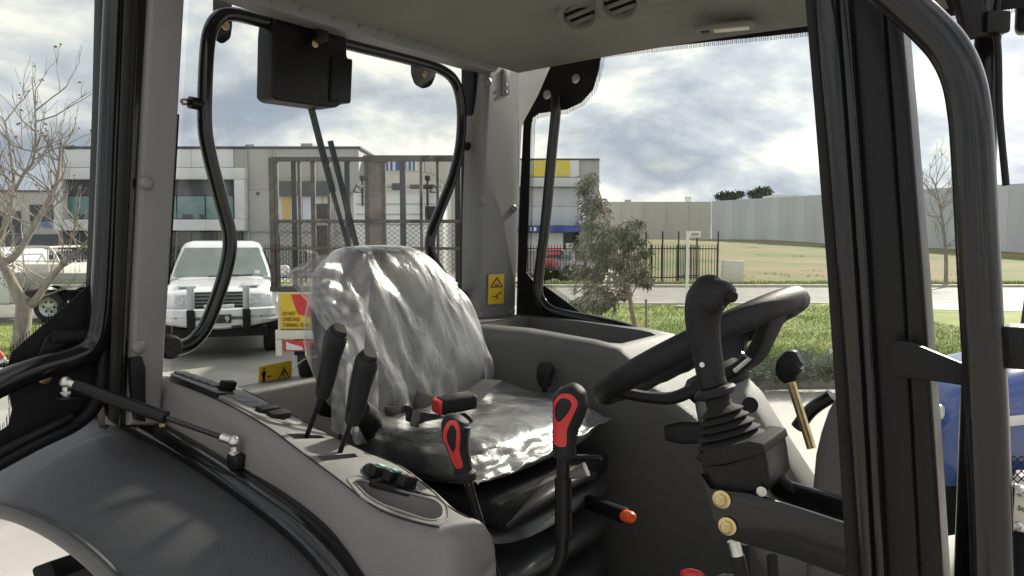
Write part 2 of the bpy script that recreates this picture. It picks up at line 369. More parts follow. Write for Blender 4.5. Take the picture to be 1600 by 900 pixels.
# vents
vn = Vector((0, 0, -1))
def vent(px, py, r, open_=True):
    c = on_z(px, py, 2.538); n = (CAM - c); n = (Z * -1 + n.normalized() * .8).normalized()
    b = MB(); b.lathe([(r * 1.45, -.012), (r * 1.42, .002), (r * 1.25, .008), (r * 1.08, .009), (r, .004), (r * .98, -.02)], c, n, 32)
    o = P('air_vent', b, 'headliner', lining)
    x = n.orthogonal().normalized(); x = (U - n * U.dot(n)).normalized(); y = n.cross(x)
    b = MB(); b.lathe([(r * .97, -.010), (r * .97, -.012)], c, n, 24); obj('vent_throat', b, 'matt_black', lining)
    for k in (-.62, -.05, .55):
        b = MB(); w = r * math.sqrt(1 - k * k) * .95; b.box(c + y * r * k + n * -.004, (2 * w, .003, r * .26), axes(x, (y + n * .9).normalized(), x.cross((y + n * .9).normalized())), .001); obj('louvre', b, 'headliner', lining)
vent(905, 22, .038); vent(968, 5, .038)
c = on_z(1046, -6, 2.538); b = MB(); b.lathe([(.052, -.01), (.052, .004), (.044, .008), (.038, .004), (.0, .006)], c, -Z, 32); obj('speaker_ring', b, 'headliner', lining)
# dome light
c = on_z(1132, 41, 2.515); d = on_z(1185, 36, 2.515) - c; d.z = 0; d.normalize(); e = Z.cross(d)
b = MB(); b.box(c + Z * -.002, (.145, .05, .014), axes(d, e, Z), .006, 3); dl = obj('dome_light', b, 'headliner', lining)
b = MB(); b.box(c + Z * -.007 + d * .016, (.085, .032, .009), axes(d, e, Z), .004, 3); obj('light_lens', b, 'lens_pale', lining)
b = MB(); b.box(c + Z * -.007 - d * .046, (.022, .022, .009), axes(d, e, Z), .003, 2); obj('light_switch', b, 'matt_black', lining)

# ---- pillars
P('pillar_trim', slab([(203, 665), (252, 665), (262, 500), (276, 250), (290, 0), (297, -110), (244, -110), (236, 0), (222, 250), (209, 500)], pu(-1.37), U * -.06, .008, 4), 'grey_trim', label='grey trimmed pillar beside the open door')
for x, y in ((228, 286), (216, 542)):
    b = MB(); b.lathe([(.0135, -.003), (.0135, .003), (.011, .0065), (.006, .009), (.0, .0095)], on_u(x, y, -1.37), U, 20); P('trim_cap', b, 'grey_trim')
P('pillar_trim', slab([(750, 520), (806, 520), (812, 330), (818, 200), (836, 165), (882, 77), (765, 92), (757, 200), (752, 330)], pu(-1.36), U * -.07, .014, 4), 'grey_trim', label='grey trimmed corner pillar with yellow warning sticker')
for x, y in ((764, 128), (754, 316), (803, 326), (800, 487), (751, 493)):
    b = MB(); b.lathe([(.012, -.003), (.012, .002), (.008, .006), (.0, .007)], on_u(x, y, -1.358), U, 16); P('trim_cap', b, 'grey_trim')
b = slab(rpoly([(786, 108), (797, 104), (798, 148), (785, 150)], 3), pu(-1.355), U * -.008, .002, 2); P('bracket', b, 'grey_trim')
for y in (132, 143):
    b = MB(); b.lathe([(.004, 0), (.004, .003)], on_u(791, y, -1.355), U, 10); P('screw', b, 'zinc')
# black pillar core behind the trims
P('pillar', slab([(186, 668), (209, 668), (226, 250), (243, -110), (220, -110), (203, 250)], pu(-1.385), U * -.05, .006), 'gloss_black')
P('pillar', slab([(738, 520), (756, 520), (760, 330), (762, 90), (742, 88), (741, 330)], pu(-1.40), U * -.05, .008), 'satin_black')
for x0, x1, w in ((181, 213, .006), (176, 205, .0075)):
    b = MB(); b.tube([on_u(x0 + (x1 - x0) * k / 4, 655 - 755 * k / 4, -1.375) for k in range(5)], w, 10); P('door_seal', b, 'rubber')

# warning stickers
def sticker(px0, py0, px1, py1, plane, skew=0):
    q = [plane(px0, py1), plane(px1, py1 + skew), plane(px1, py0 + skew), plane(px0, py0)]
    return q
q = [on_u(763, 476, -1.353), on_u(787, 474, -1.353), on_u(788, 428, -1.353), on_u(764, 429, -1.353)]
st = P('warning_sticker', MB().prism(q, U * -.0035), 'yellow_sticker', smooth=0, label='small yellow warning sticker with black triangle')
rt = (q[1] - q[0]); up = (q[3] - q[0]); nn = rt.cross(up).normalized()
def tri_ring(o, rt, up, cx, cy, w, h, th, name, par):
    pt = lambda x, y: o + rt * x + up * y + nn * .0008
    a = [pt(cx - w / 2, cy), pt(cx + w / 2, cy), pt(cx, cy + h)]; ct = (a[0] + a[1] + a[2]) / 3
    i = [ct + (p - ct) * th for p in a]; b = MB(); b.add(a + i, [(0, 1, 4, 3), (1, 2, 5, 4), (2, 0, 3, 5)]); obj(name, b, 'print_black', par, 0)
tri_ring(q[0], rt, up, .5, .56, .84, .36, .72, 'triangle_print', st)
def strokes(o, rt, up, lst, w, name, par, n_=None):
    b = MB(); n_ = n_ or rt.cross(up).normalized()
    for x0, y0, x1, y1 in lst: b.bar(o + rt * x0 + up * y0 + n_ * .0008, o + rt * x1 + up * y1 + n_ * .0008, w, .0006, n_)
    obj(name, b, 'print_black', par, 0)['kind'] = 'stuff'
strokes(q[0], rt, up, [(.35, .62, .65, .62), (.4, .66, .6, .68), (.2, .25, .45, .27), (.45, .27, .8, .4), (.45, .27, .6, .15), (.55, .3, .6, .2), (.7, .36, .82, .36)], .0022, 'hand_print', st)
q = [on_u(404, 605, -1.43), on_u(456, 595, -1.43), on_u(456, 563, -1.43), on_u(405, 573, -1.43)]
st = P('warning_sticker', MB().prism(q, U * -.0015), 'yellow_sticker', smooth=0, label='wide yellow sticker with standing figure on the rear pane')
rt = (q[1] - q[0]); up = (q[3] - q[0]); nn = rt.cross(up).normalized()
tri_ring(q[0], rt, up, .74, .18, .36, .62, .78, 'triangle_print', st)
b = MB(); pt = lambda x, y: q[0] + rt * x + up * y + nn * .0006
b.add([pt(*p) for p in ((.08, .5), (.2, .5), (.2, .74), (.08, .74))], [(0, 1, 2, 3)]); b.add([pt(*p) for p in ((.10, .1), (.18, .1), (.18, .5), (.10, .5))], [(0, 1, 2, 3)])
b.add([pt(.14 + .03 * math.cos(a * .785), .84 + .07 * math.sin(a * .785)) for a in range(8)], [tuple(range(8))]); obj('figure_print', b, 'print_black', st, 0)
strokes(q[0], rt, up, [(.25, .45, .36, .45), (.28, .48, .25, .45), (.28, .42, .25, .45), (.70, .62, .78, .58), (.76, .6, .7, .4), (.7, .4, .78, .28), (.66, .5, .8, .5)], .002, 'arrow_print', st)

# ---- rear window
rg = P('rear_window', MB().prism([on_u(x, y, -1.455) for x, y in ((262, 655), (745, 540), (750, 60), (300, -60))], U * -.005), 'cab_glass', smooth=0)
tubepx = [(258, 547), (290, 541), (313, 522), (330, 490), (352, 425), (359, 372), (345, 312), (327, 240), (320, 190), (322, 100), (328, 50), (342, 27), (362, 22), (400, 30), (480, 52), (560, 73), (640, 93), (688, 108), (712, 130), (721, 170), (719, 225), (708, 275), (690, 322), (674, 365), (673, 395), (690, 428), (720, 460), (745, 470)]
b = MB(); b.tube(cr([on_u(x, y, -1.42) for x, y in tubepx], 5), .0148, 14); P('window_frame_tube', b, 'gloss_black', label='bent black tube frame across the rear window')
for a, b_ in (((286, 158), (318, 164)), ((742, 229), (718, 228)), ((752, 466), (735, 468)), ((258, 541), (268, 546))):
    b = MB(); pa, pb = on_u(*a, -1.42), on_u(*b_, -1.42); b.tube([pa, pa.lerp(pb, .3), pa.lerp(pb, .32), pb], [.006, .006, .0125, .0125], 12); P('pivot', b, 'satin_black')
b = MB(); ball(b, on_u(287, 159, -1.42), .008); P('pivot_ball', b, 'zinc')
b = MB(); b.lathe([(.024, 0), (.024, .02), (.019, .026)], on_u(259, 541, -1.425), U, 18); P('rubber_stop', b, 'rubber')
for pp in ([(334, -20), (362, -20), (363, 40), (360, 60), (348, 69), (337, 62), (334, 45)], [(644, 60), (681, 70), (681, 118), (674, 134), (662, 139), (649, 132), (643, 115)]):
    P('frit_tab', slab(rpoly(pp, 5), pu(-1.448), U * -.003), 'matt_black', smooth=0)
for x, y in ((352, 40), (663, 116)): bolt('bolt', on_u(x, y, -1.44), U, .0065, 'brass_zinc', trac)
P('window_border', slab([(266, 445), (262, 445), (272, 180), (281, 178)], pu(-1.44), U * -.012, .002), 'matt_black')
P('window_border', slab(rpoly([(738, 480), (754, 480), (756, 110), (725, 60), (690, 66), (735, 100), (744, 140)], 6), pu(-1.45), U * -.004), 'matt_black', smooth=0)
# gas strut of the rear window
b = MB(); b.tube([on_u(741, 232, -1.435), on_u(739, 360, -1.435)], .0095, 12); g = P('gas_strut', b, 'satin_black')
b = MB(); b.tube([on_u(739, 360, -1.435), on_u(735, 470, -1.435)], .0045, 8); obj('strut_rod', b, 'zinc', g)
# wiper motor housing and wiper
pp = rpoly([(428, 50), (426, 150), (434, 157), (500, 166), (515, 168), (528, 168), (536, 161), (548, 160), (551, 96), (543, 89), (543, 40), (480, 20), (432, 20)], 5)
wb = P('wiper_motor_cover', slab(pp, pu(-1.395), U * -.055, .006), 'satin_black', label='black rear wiper motor cover under the roof')
P('motor_flange', slab(rpoly([(520, 88), (552, 92), (549, 162), (517, 158)], 4), pu(-1.388), U * -.04, .004), 'satin_black', wb)
b = MB(); b.box(on_u(500, 42, -1.385), (.03, .03, .07), TAX, .005); b.box(on_u(497, 58, -1.372), (.02, .02, .03), TAX, .003); obj('motor_bracket', b, 'satin_black', wb)
bolt('bolt', on_u(492, 68, -1.372), U, .006, 'brass_zinc', trac)
b = MB(); b.bar(on_u(484, 160, -1.485), on_u(520, 300, -1.495), .016, .007, U); b.bar(on_u(520, 300, -1.495), on_u(548, 400, -1.49), .010, .006, U)
wa = P('wiper_arm', b, 'matt_black'); b = MB(); b.bar(on_u(516, 220, -1.49), on_u(560, 396, -1.49), .009, .012, U); b.bar(on_u(524, 250, -1.488), on_u(553, 372, -1.488), .004, .018, U); obj('wiper_blade', b, 'rubber', wa)
# rear sill and wall
b = MB(); b.box(T(-1.405, 1.37, 1.40), (.07, 1.14, .56), TAX, .012, 3); P('rear_panel', b, 'mid_grey_plastic')
b = MB(); b.tube(cr([on_u(515, 500 + 20, -1.40), on_u(492, 548, -1.40), on_u(478, 572, -1.40), on_u(480, 592, -1.40)], 5), .014, 12); b.lathe([(.035, -.02), (.035, .02)], on_u(500, 570, -1.41), U, 20); P('hose_boot', b, 'rubber')
b = MB(); b.tube(cr([on_u(456, 578, -1.40), on_u(475, 562, -1.39), on_u(500, 555, -1.38), on_u(515, 545, -1.38)], 5), .0016, 6); P('cable', b, 'lens_pale')
b = MB(); b.tube([on_u(500, 556, -1.39), on_u(522, 562, -1.39)], .012, 10); P('cable_plug', b, 'zinc')

# ---- side door window opposite, with its black printed border and bent tube
VG = 1.97
P('side_window', MB().prism([T(-1.36, VG + .004, 1.20), T(-.14, VG + .004, 1.20), T(-.14, VG + .004, 2.52), T(-1.36, VG + .004, 2.52)], V * .005), 'cab_glass', smooth=0)
brd = [(806, 520), (811, 330), (818, 190), (840, 150), (875, 70), (1000, 55), (1270, 22), (1700, -40), (1700, 0), (1262, 50), (1100, 66), (948, 83), (938, 90), (935, 110), (926, 140), (908, 160), (885, 171), (842, 177), (832, 184), (829, 200), (826, 330), (822, 425), (832, 438), (850, 446), (905, 486), (908, 520)]
P('printed_border', slab(brd, pv(VG - .002), V * .003), 'matt_black', smooth=0)
e2 = [(1700, 0), (1262, 50), (1100, 66), (948, 83), (938, 90), (935, 110), (926, 140), (908, 160), (885, 171), (842, 177), (832, 184), (829, 200), (826, 330), (822, 425), (832, 438), (850, 446), (905, 486)]
def band(pts, w):
    out = []
    for i, p in enumerate(pts):
        a = Vector(pts[max(i - 1, 0)]); c_ = Vector(pts[min(i + 1, len(pts) - 1)]); d_ = (c_ - a).normalized(); nrm = Vector((-d_.y, d_.x)); out.append((p[0] - nrm.x * -w, p[1] - nrm.y * -w))
    return out
i2 = band(e2, -7)
b = MB(); b.loft([[on_v(*p, VG - .0008) for p in e2], [on_v(*p, VG - .0008) for p in i2]], closed=False); P('dotted_edge', b, 'frit_dots', smooth=0)
b = MB(); b.tube(cr([on_v(x, y, VG - .035) for x, y in ((869, 150), (868, 180), (862, 240), (852, 350), (842, 430), (843, 462), (858, 482), (885, 492), (930, 501), (985, 515), (1040, 542), (1085, 582), (1130, 640), (1190, 730), (1240, 860))], 5), .0155, 14); P('door_tube', b, 'gloss_black')
for x, y in ((900, 123), (855, 148)): bolt('bolt', on_v(x, y, VG - .006), -V, .009, 'zinc', trac)
for x, y in ((836, 478), (868, 497), (893, 494)): bolt('bolt', on_v(x, y, VG - .006), -V, .008, 'satin_black', trac)
# front pillar on the far side with mirror
b = MB(); b.box(T(-.128, 1.985, 1.9), (.05, .06, 1.5), TAX, .012, 3); P('pillar', b, 'gloss_black')
b = MB(); b.bar(on_y(1505, -30, 1.62), on_y(1525, 60, 1.62), .03, .05, bev=.006); b.box(on_y(1550, 38, 1.62), (.05, .05, .045), None, .006); mi = P('mirror_arm', b, 'satin_black')
b = MB(); b.tube(cr([on_y(1562, -20, 1.62), on_y(1556, 40, 1.62), on_y(1560, 90, 1.62), on_y(1562, 180, 1.62), on_y(1572, 290, 1.62)], 5), .007, 8); obj('mirror_stay', b, 'satin_black', mi)
b = MB(); b.box(on_y(1612, 12, 1.7) + Vector((.03, 0, 0)), (.11, .05, .10), axes(U, V, Z), .012, 3); obj('mirror_housing', b, 'mirror_black', mi)

# ---- far inner fender
prof = [(-1.37, 1.10), (-1.37, 1.765), (-1.10, 1.765), (-.90, 1.752), (-.825, 1.742), (-.79, 1.715), (-.765, 1.67), (-.70, 1.645), (-.63, 1.60), (-.55, 1.51), (-.48, 1.38), (-.44, 1.24), (-.43, 1.10)]
b = MB(); b.prism([T(u, 1.60, z) for u, z in prof], V * .34, .035, 5)
fen = P('inner_fender', b, 'mid_grey_plastic', label='dark grey moulded inner fender with open storage tray')
cb = MB(); cb.prism([T(u, v, 1.80) for u, v in ((-1.26, 1.68), (-.865, 1.645), (-.845, 1.67), (-.845, 1.87), (-.87, 1.89), (-1.26, 1.89))], Z * -.09); cut(fen, cb)
b = MB(); b.tube(cr([T(-.72, 1.91, 1.66), T(-.62, 1.91, 1.61), T(-.53, 1.91, 1.52), T(-.46, 1.91, 1.38)], 5), .012, 10); P('door_seal', b, 'rubber')
b = MB(); b.tube(cr([T(-.73, 1.90, 1.675), T(-.63, 1.90, 1.625), T(-.54, 1.90, 1.535), T(-.47, 1.90, 1.40)], 5), .0035, 8); P('seal_edge', b, 'zinc')

# ---- near fender, wheel and sill
UI = [-1.95, -1.75, -1.6, -1.46, -1.25, -1.02, -.845, -.72, -.62, -.55, -.52]; ZI = [1.50, 1.60, 1.645, 1.657, 1.625, 1.565, 1.50, 1.41, 1.28, 1.14, 1.0]
UO = [-1.95, -1.75, -1.6, -1.45, -1.28, -1.12, -1.0, -.9, -.80, -.72, -.68]; ZO = [1.36, 1.47, 1.525, 1.556, 1.565, 1.545, 1.50, 1.43, 1.31, 1.17, 1.0]
ip = cr([T(-1.95, .80, 1.50), T(-1.75, .80, 1.60), T(-1.6, .80, 1.645), on_v(190, 657, .80), on_v(300, 715, .80), on_v(400, 785, .785), on_v(480, 845, .765), on_v(548, 902, .755), T(-.66, .75, 1.35), T(-.60, .75, 1.18), T(-.57, .75, 1.0)], 4); op = cr([T(u, .555, z) for u, z in zip(UO, ZO)], 4)
def relax(c_, n=14):
    for k in range(n): c_ = [c_[0]] + [(c_[i - 1] + c_[i] * 2 + c_[i + 1]) / 4 for i in range(1, len(c_) - 1)] + [c_[-1]]
    return c_
ip = relax(ip); op = relax(op)
rows = []
for a, c in zip(ip, op):
    row = []
    for k in range(9):
        t = k / 8; row.append(a.lerp(c, t) + Z * (.03 * math.sin(math.pi * t) ** .8))
    row += [c + Z * .002 - V * .006, c - Z * .012 - V * .008, c - Z * .026 - V * .006, c - Z * .026 + V * .004]
    row += [a.lerp(c, 1 - k / 3) + Z * (.03 * math.sin(math.pi * k / 3) - .014) for k in range(1, 4)]
    rows.append(row)
b = MB(); b.loft(rows); P('fender', b, 'fender_plastic', label='dull charcoal plastic rear fender beside the console')
b = MB(); b.tube([c - Z * .014 - V * .007 for c in op], .0125, 10); P('fender_lip', b, 'mid_grey_plastic')
sp = [p for p, u in zip(ip, range(99))]
b = MB(); path = [p + V * -.004 + Z * .016 for p in ip[8:]]; b.tube(path, .027, 12, rr=.85); P('sill_seal', b, 'gloss_black')
b = MB(); b.tube([p + V * .012 + Z * .034 for p in ip[10:]], .007, 8); P('sill_edge', b, 'satin_black')
b = MB()
tw = [T(-1.12, .575, .76)]
def tyre(c, w, r, name='rear_wheel'):
    b = MB(); pr = [(r * .60, 0), (r * .62, -.012), (r * .80, -.02), (r * .93, -.005), (r * .965, .02), (r * .975, w / 2), (r * .965, w - .02), (r * .93, w + .005), (r * .80, w + .02), (r * .60, w)]
    b.lathe(pr, c, V, 48); o = P(name, b, 'rubber')
    b = MB(); b.lathe([(.02, w * .35), (r * .3, w * .3), (r * .55, w * .2), (r * .6, .01), (r * .62, .0), (r * .6, w * .5), (.02, w * .5)], c, V, 32); obj('rim', b, 'light_grey_plastic', o)
    lug = MB()
    for k in range(22):
        a = 2 * math.pi * k / 22
        for sgn in (0, 1):
            a2 = a + sgn * math.pi / 22; rd = U * math.cos(a2) + Z * math.sin(a2); tg = U * -math.sin(a2) + Z * math.cos(a2)
            p0 = c + V * (w * (0 if sgn == 0 else 1)) + rd * (r * .975); p1 = c + V * (w * .52) + rd * (r * .985) + tg * (r * .16)
            lug.bar(p0, p1, .04, .05, rd, .006)
    obj('tread_lugs', lug, 'rubber', o)['kind'] = 'stuff'
tyre(T(-1.12, .60, .76), .34, .73); tyre(T(-1.12, 1.80, .76), .34, .73)
tyre(T(.95, .85, .45), .24, .44, 'front_wheel'); tyre(T(.95, 1.65, .45), .24, .44, 'front_wheel')
b = MB(); b.box(T(-.2, 1.37, .78), (2.5, .45, .5), TAX, .04); b.bar(T(-1.12, .75, .76), T(-1.12, 2.0, .76), .16, .16); b.bar(T(.95, .9, .45), T(.95, 1.85, .45), .1, .1); P('chassis', b, 'satin_black')
b = MB(); b.box(T(-.70, 1.37, 1.085), (1.40, 1.14, .05), TAX, .01); P('cab_floor', b, 'rubber')
b = MB(); b.box(T(-.02, 1.37, 1.30), (.05, 1.14, .42), TAX, .01); P('front_panel', b, 'mid_grey_plastic')

# ---- right hand console
SE = [on_v(*p) for p in ((236, 582, .828), (245, 585, .828), (294, 605, .831), (340, 624, .830), (380, 644, .827), (427, 672, .823), (462, 700, .819), (540, 757, .803), (572, 785, .797), (601, 802, .793), (650, 817, .789), (690, 825, .787), (712, 829, .786))]
IE = [on_v(*p) for p in ((300, 577, .97), (307, 579, .97), (395, 614, .97), (480, 660, .968), (560, 700, .960), (624, 725, .945), (680, 769, .897), (714, 803, .855))]
def tab(L_, f): return [p.dot(U) for p in L_], [f(p) for p in L_]
SU, SVV = tab(SE, lambda p: p.dot(V)); _, SZ = tab(SE, lambda p: p.z); IU, IVV = tab(IE, lambda p: p.dot(V)); _, IZ = tab(IE, lambda p: p.z)
def smo(xs, ys, x): return sum(lerpl(xs, ys, x + d) for d in (-.03, -.015, 0, .015, .03)) / 5
def zt(u): return smo(SU, SZ, u)
def sv(u): return smo(SU, SVV, u) + .004
def vi(u): return smo(IU, IVV, u) + .016
def zi(u): return smo(IU, IZ, u)
def ztop(u, v): return zt(u) + (zi(u) - zt(u)) * (v - sv(u)) / (vi(u) - .022 - sv(u))
def crow(u, dz=0, dv=0):
    s_ = sv(u) + dv; z0 = zt(u) - dz; w = vi(u) - dv * .6; zi_ = zi(u) - dz
    return [T(u, q, z) for q, z in ((s_ - .040, 1.12), (s_ - .038, z0 - .13), (s_ - .034, z0 - .065), (s_ - .028, z0 - .030), (s_ - .020, z0 - .012), (s_ - .010, z0 - .003), (s_, z0), ((s_ + w - .022) / 2, (z0 + zi_) / 2), (w - .022, zi_), (w - .008, zi_ - .005), (w, zi_ - .015), (w + .006, zi_ - .10), (w + .006, 1.12))]
b = MB(); UE = SU[-1]; rows = [crow(-1.425 + (UE - .02 + 1.425) * k / 36) for k in range(37)]
rows += [crow(UE - .009, .004, .002), crow(UE + .001, .011, .006), crow(UE + .008, .024, .012), crow(UE + .012, .045, .017)]
b.loft(rows); con = P('console', b, 'light_grey_plastic', smooth=50, label='beige grey side console carrying levers, rocker switches and tray')
def cnorm(u):
    a_ = T(u - .02, .85, ztop(u - .02, .85)); b_ = T(u + .02, .85, ztop(u + .02, .85)); c_ = T(u, .93, ztop(u, .93)); return (b_ - a_).cross(c_ - (a_ + b_) / 2).normalized()
CN = cnorm(-.95); CD = (U - CN * U.dot(CN)).normalized(); CE = CN.cross(CD); CAX = axes(CD, CE, CN)
def cp(px, py, h=0):
    """where a photo pixel's ray meets the console top"""
    d = ray(px, py); t0 = .8
    lo_, hi_ = .5, 2.2
    for k in range(40):
        m_ = (lo_ + hi_) / 2; p_ = CAM + d * m_
        if p_.z - h > ztop(p_.dot(U), p_.dot(V)): lo_ = m_
        else: hi_ = m_
    return CAM + d * lo_
tray = rpoly([(552, 752), (566, 750), (680, 782), (692, 792), (693, 808), (680, 814), (664, 812), (600, 790), (575, 776)], 6)
cb2 = MB(); tp = [cp(*p) for p in tray]; cb2.prism([p + CN * .02 for p in tp], CN * -.055)
for q in ([(447, 677), (500, 680), (512, 686), (460, 687)], [(492, 713), (553, 708), (562, 715), (505, 722)]): cb2.prism([cp(*p) + CN * .02 for p in q], CN * -.06)
cut(con, cb2)
def ring(px, w, h, m, name, par):
    b = MB(); pp = [cp(*p) for p in px]; b.tube(pp + [pp[0]], w, 6, cap=False); return obj(name, b, m, par)
ring(rpoly([(540, 748), (556, 743), (684, 777), (699, 790), (701, 812), (686, 822), (660, 818), (596, 797), (566, 780)], 7), .0016, 0, 'mid_grey_plastic', 'tray_groove', con)
ring(tray, .0022, 0, 'light_grey_plastic', 'tray_rim', con)
for q in ([(447, 677), (500, 680), (512, 686), (460, 687)], [(492, 713), (553, 708), (562, 715), (505, 722)]): ring(q, .0014, 0, 'light_grey_plastic', 'slot_rim', con)
# seam running along the console's edge
b = MB(); b.tube(cr([T(u, sv(u) - .004, zt(u) + .0002) for u in [-1.36 + (UE - .03 + 1.36) * k / 14 for k in range(15)]], 3), .0012, 6); obj('seam', b, 'matt_black', con)
b = MB(); b.tube(cr([T(u, vi(u) - .016, zi(u) - .0015) for u in [-1.36 + (UE - .03 + 1.36) * k / 14 for k in range(15)]], 3), .0012, 6); obj('seam', b, 'matt_black', con)
# control panel with knob
b = MB(); b.prism([cp(*p, .010) for p in rpoly([(268, 582), (278, 581), (362, 609), (368, 614), (340, 614), (266, 585)], 2)], CN * -.012, .002); cpn = P('control_panel', b, 'satin_black')
for k in range(5):
    x = 286 + k * 13; y = 583 + k * 4.6; b = MB(); b.box(cp(x, y, .012), (.020, .028, .004), CAX, .001); obj('push_button', b, 'mid_grey_plastic', cpn)
b = MB(); b.box(cp(356, 602, .018), (.016, .03, .018), CAX, .003); obj('knob', b, 'matt_black', cpn)
# switch bank
b = MB(); b.prism([cp(*p, .006) for p in rpoly([(340, 617), (352, 613), (372, 617), (470, 655), (474, 661), (440, 661), (422, 657)], 4)], CN * -.009, .002); sb = P('switch_panel', b, 'light_grey_plastic')
for x, y, on in ((371, 620, 0), (385, 626, 0), (399, 633, 0), (418, 640, 1), (436, 648, 1)):
    b = MB()
    if on: b.box(cp(x, y, .012), (.022, .040, .014), CAX @ Matrix.Rotation(R(8), 3, 'X'), .003)
    else: b.box(cp(x, y, .008), (.024, .042, .003), CAX, .001)
    obj('rocker_switch' if on else 'blank_cover', b, 'matt_black' if on else 'mid_grey_plastic', sb)
b = MB(); b.prism([cp(*p, .006) for p in rpoly([(566, 728), (576, 722), (646, 742), (658, 768), (640, 768), (580, 752)], 3)], CN * -.009, .002); sb = P('switch_panel', b, 'satin_black')
for i, (x, y) in enumerate(((590, 736), (613, 744), (636, 752))):
    b = MB(); ax = CAX @ Matrix.Rotation(R(-10), 3, 'Y'); c = cp(x, y, .013); b.box(c, (.0165, .031, .017), CAX @ Matrix.Rotation(R(-12), 3, 'X'), .0016)
    rk = obj('rocker_switch', b, 'matt_black', sb); b = MB(); b.box(c + CN * .0088 + CE * .006, (.0125, .014, .003), CAX @ Matrix.Rotation(R(-12), 3, 'X'), .001); obj('switch_symbol', b, 'switch_red' if i == 2 else 'switch_green', sb)
bolt('bolt', on_v(407, 766, .782), -V, .006, 'brass_zinc', trac)
# two hydraulic levers
def hyd(base, mid, grip, v0, lab):
    b = MB(); b.tube([on_v(*base, v0) - Z * .04, on_v(*base, v0), on_v(*mid, v0)], .0075, 12, rr=.6); o = P('hydraulic_lever', b, 'satin_black', label=lab)
    pts = cr([on_v(*p, v0) for p in grip], 5); side = (U * .9 - V * .4).normalized(); b = MB()
    sqtube(b, pts, [.0135, .0165, .0175, .0185, .020, .021, .018], [.011, .014, .0155, .016, .017, .018, .0145], side, 3.2, 22); obj('lever_grip', b, 'grip_black', o)
    top = pts[-1]; t = (pts[-1] - pts[-3]).normalized(); b = MB(); sqtube(b, [top - t * .004, top + t * .004, top + t * .008], [.0165, .0165, .0135], [.013, .013, .011], side, 3.2, 22); obj('grip_cap', b, 'matt_black', o)
    b = MB(); b.tube([p + side * -.0 - V * .0165 for p in pts[4:-4]], .0014, 6); obj('grip_seam', b, 'matt_black', o)
hyd((479, 682), (505, 612), [(503, 618), (509, 595), (514, 570), (519, 548), (524, 530), (529, 518)], .895, 'first hydraulic lever, standing nearer the pillar')
hyd((528, 716), (552, 650), [(549, 660), (556, 636), (561, 612), (566, 592), (572, 570), (576, 558)], .895, 'second hydraulic lever, standing nearer the switches')

# ---- open door: hinge tube, handle bar, printed glass, gas strut
UD = -1.44
dt = cr([on_u(x, y, UD) for x, y in ((190, -100), (182, 0), (176, 150), (170, 300), (164, 430), (157, 505), (143, 542), (112, 560), (60, 575), (0, 600), (-60, 632), (-140, 690))], 6)
b = MB(); b.tube(dt, .0225, 16); door = P('door', b, 'gloss_black', label='black framed glass door swung open, its bar curving outwards')
P('door_frame', slab([(146, 470), (152, 300), (157, 150), (162, -80), (220, -80), (212, 150), (202, 400), (190, 640), (168, 672), (160, 600), (150, 540)], pu(-1.455), U * -.03, .006), 'satin_black', door)
P('door_glass', MB().prism([on_u(x, y, -1.474) for x, y in ((146, 640), (60, 690), (0, 718), (-80, 760), (-200, 826), (-300, 880), (-300, -200), (165, -200))], U * -.005), 'cab_glass', door, smooth=0)
P('door_print', slab([(152, 434), (120, 463), (60, 515), (20, 550), (8, 585), (14, 612), (20, 640), (14, 665), (-20, 688), (-200, 770), (-200, 850), (-10, 740), (60, 692), (120, 665), (150, 640), (164, 590), (160, 480)], pu(-1.468), U * -.004), 'matt_black', door, smooth=0)
e2 = [(152, 434), (120, 463), (60, 515), (20, 550), (8, 585), (14, 612), (20, 640), (14, 665), (-20, 688)]
i2 = [(x - 6, y - 6) for x, y in e2]; b = MB(); b.loft([[on_u(*p, -1.4665) for p in e2], [on_u(*p, -1.4665) for p in i2]], closed=False); obj('dotted_edge', b, 'frit_dots', door, smooth=0)
b = MB(); b.tube(cr([on_u(x, y, -1.45) for x, y in ((-200, 830), (-80, 765), (0, 722), (60, 690), (118, 662), (148, 632), (160, 590), (163, 500))], 5), .014, 12); obj('door_lower_frame', b, 'satin_black', door)
b = MB(); b.tube(cr([on_u(x, y, -1.435) for x, y in ((-200, 812), (-80, 748), (0, 706), (60, 676), (112, 650))], 5), .006, 10); obj('door_seal', b, 'rubber', door)
b = slab(rpoly([(58, 562), (70, 528), (86, 514), (118, 513), (150, 530), (150, 560)], 8), pu(-1.46), U * -.012, .003); lt = obj('latch_plate', b, 'satin_black', door)
b = MB(); b.tube([on_u(82, 528, -1.45), on_u(132, 524, -1.45)], .011, 12); obj('latch_bar', b, 'matt_black', door)
bolt('door_bolt', on_u(70, 589, -1.455), U, .008, 'brass_zinc', door)
s0, s1 = on_u(103, 597, -1.40), on_v(366, 690, .785)
b = MB(); b.tube([s0.lerp(s1, .06), s0.lerp(s1, .60)], .0115, 14); gs = P('gas_strut', b, 'satin_black', label='black gas strut holding the door open')
b = MB(); b.tube([s0.lerp(s1, .60), s0.lerp(s1, .94)], .0048, 10); obj('strut_rod', b, 'gloss_black', gs)
for p, q in ((s0, .06), (s1, .9)):
    b = MB(); ball(b, p, .0105); e = s1 if q < .5 else s0; b.tube([p, p.lerp(e, .075)], .0075, 12); b.tube([p, p - Z * .026], .006, 8); b.lathe([(.009, -.02), (.009, -.016)], p, Z, 6); obj('ball_joint', b, 'zinc', gs)
b = MB(); b.box(s1 - Z * .034 + V * .008, (.03, .03, .024), TAX, .004); P('strut_bracket', b, 'satin_black')
b = MB(); b.box(s0 - Z * .026, (.05, .03, .003), TAX, .001); P('strut_bracket', b, 'satin_black')
bolt('bolt', on_v(254, 664, .79), -V, .006, 'brass_zinc', trac)
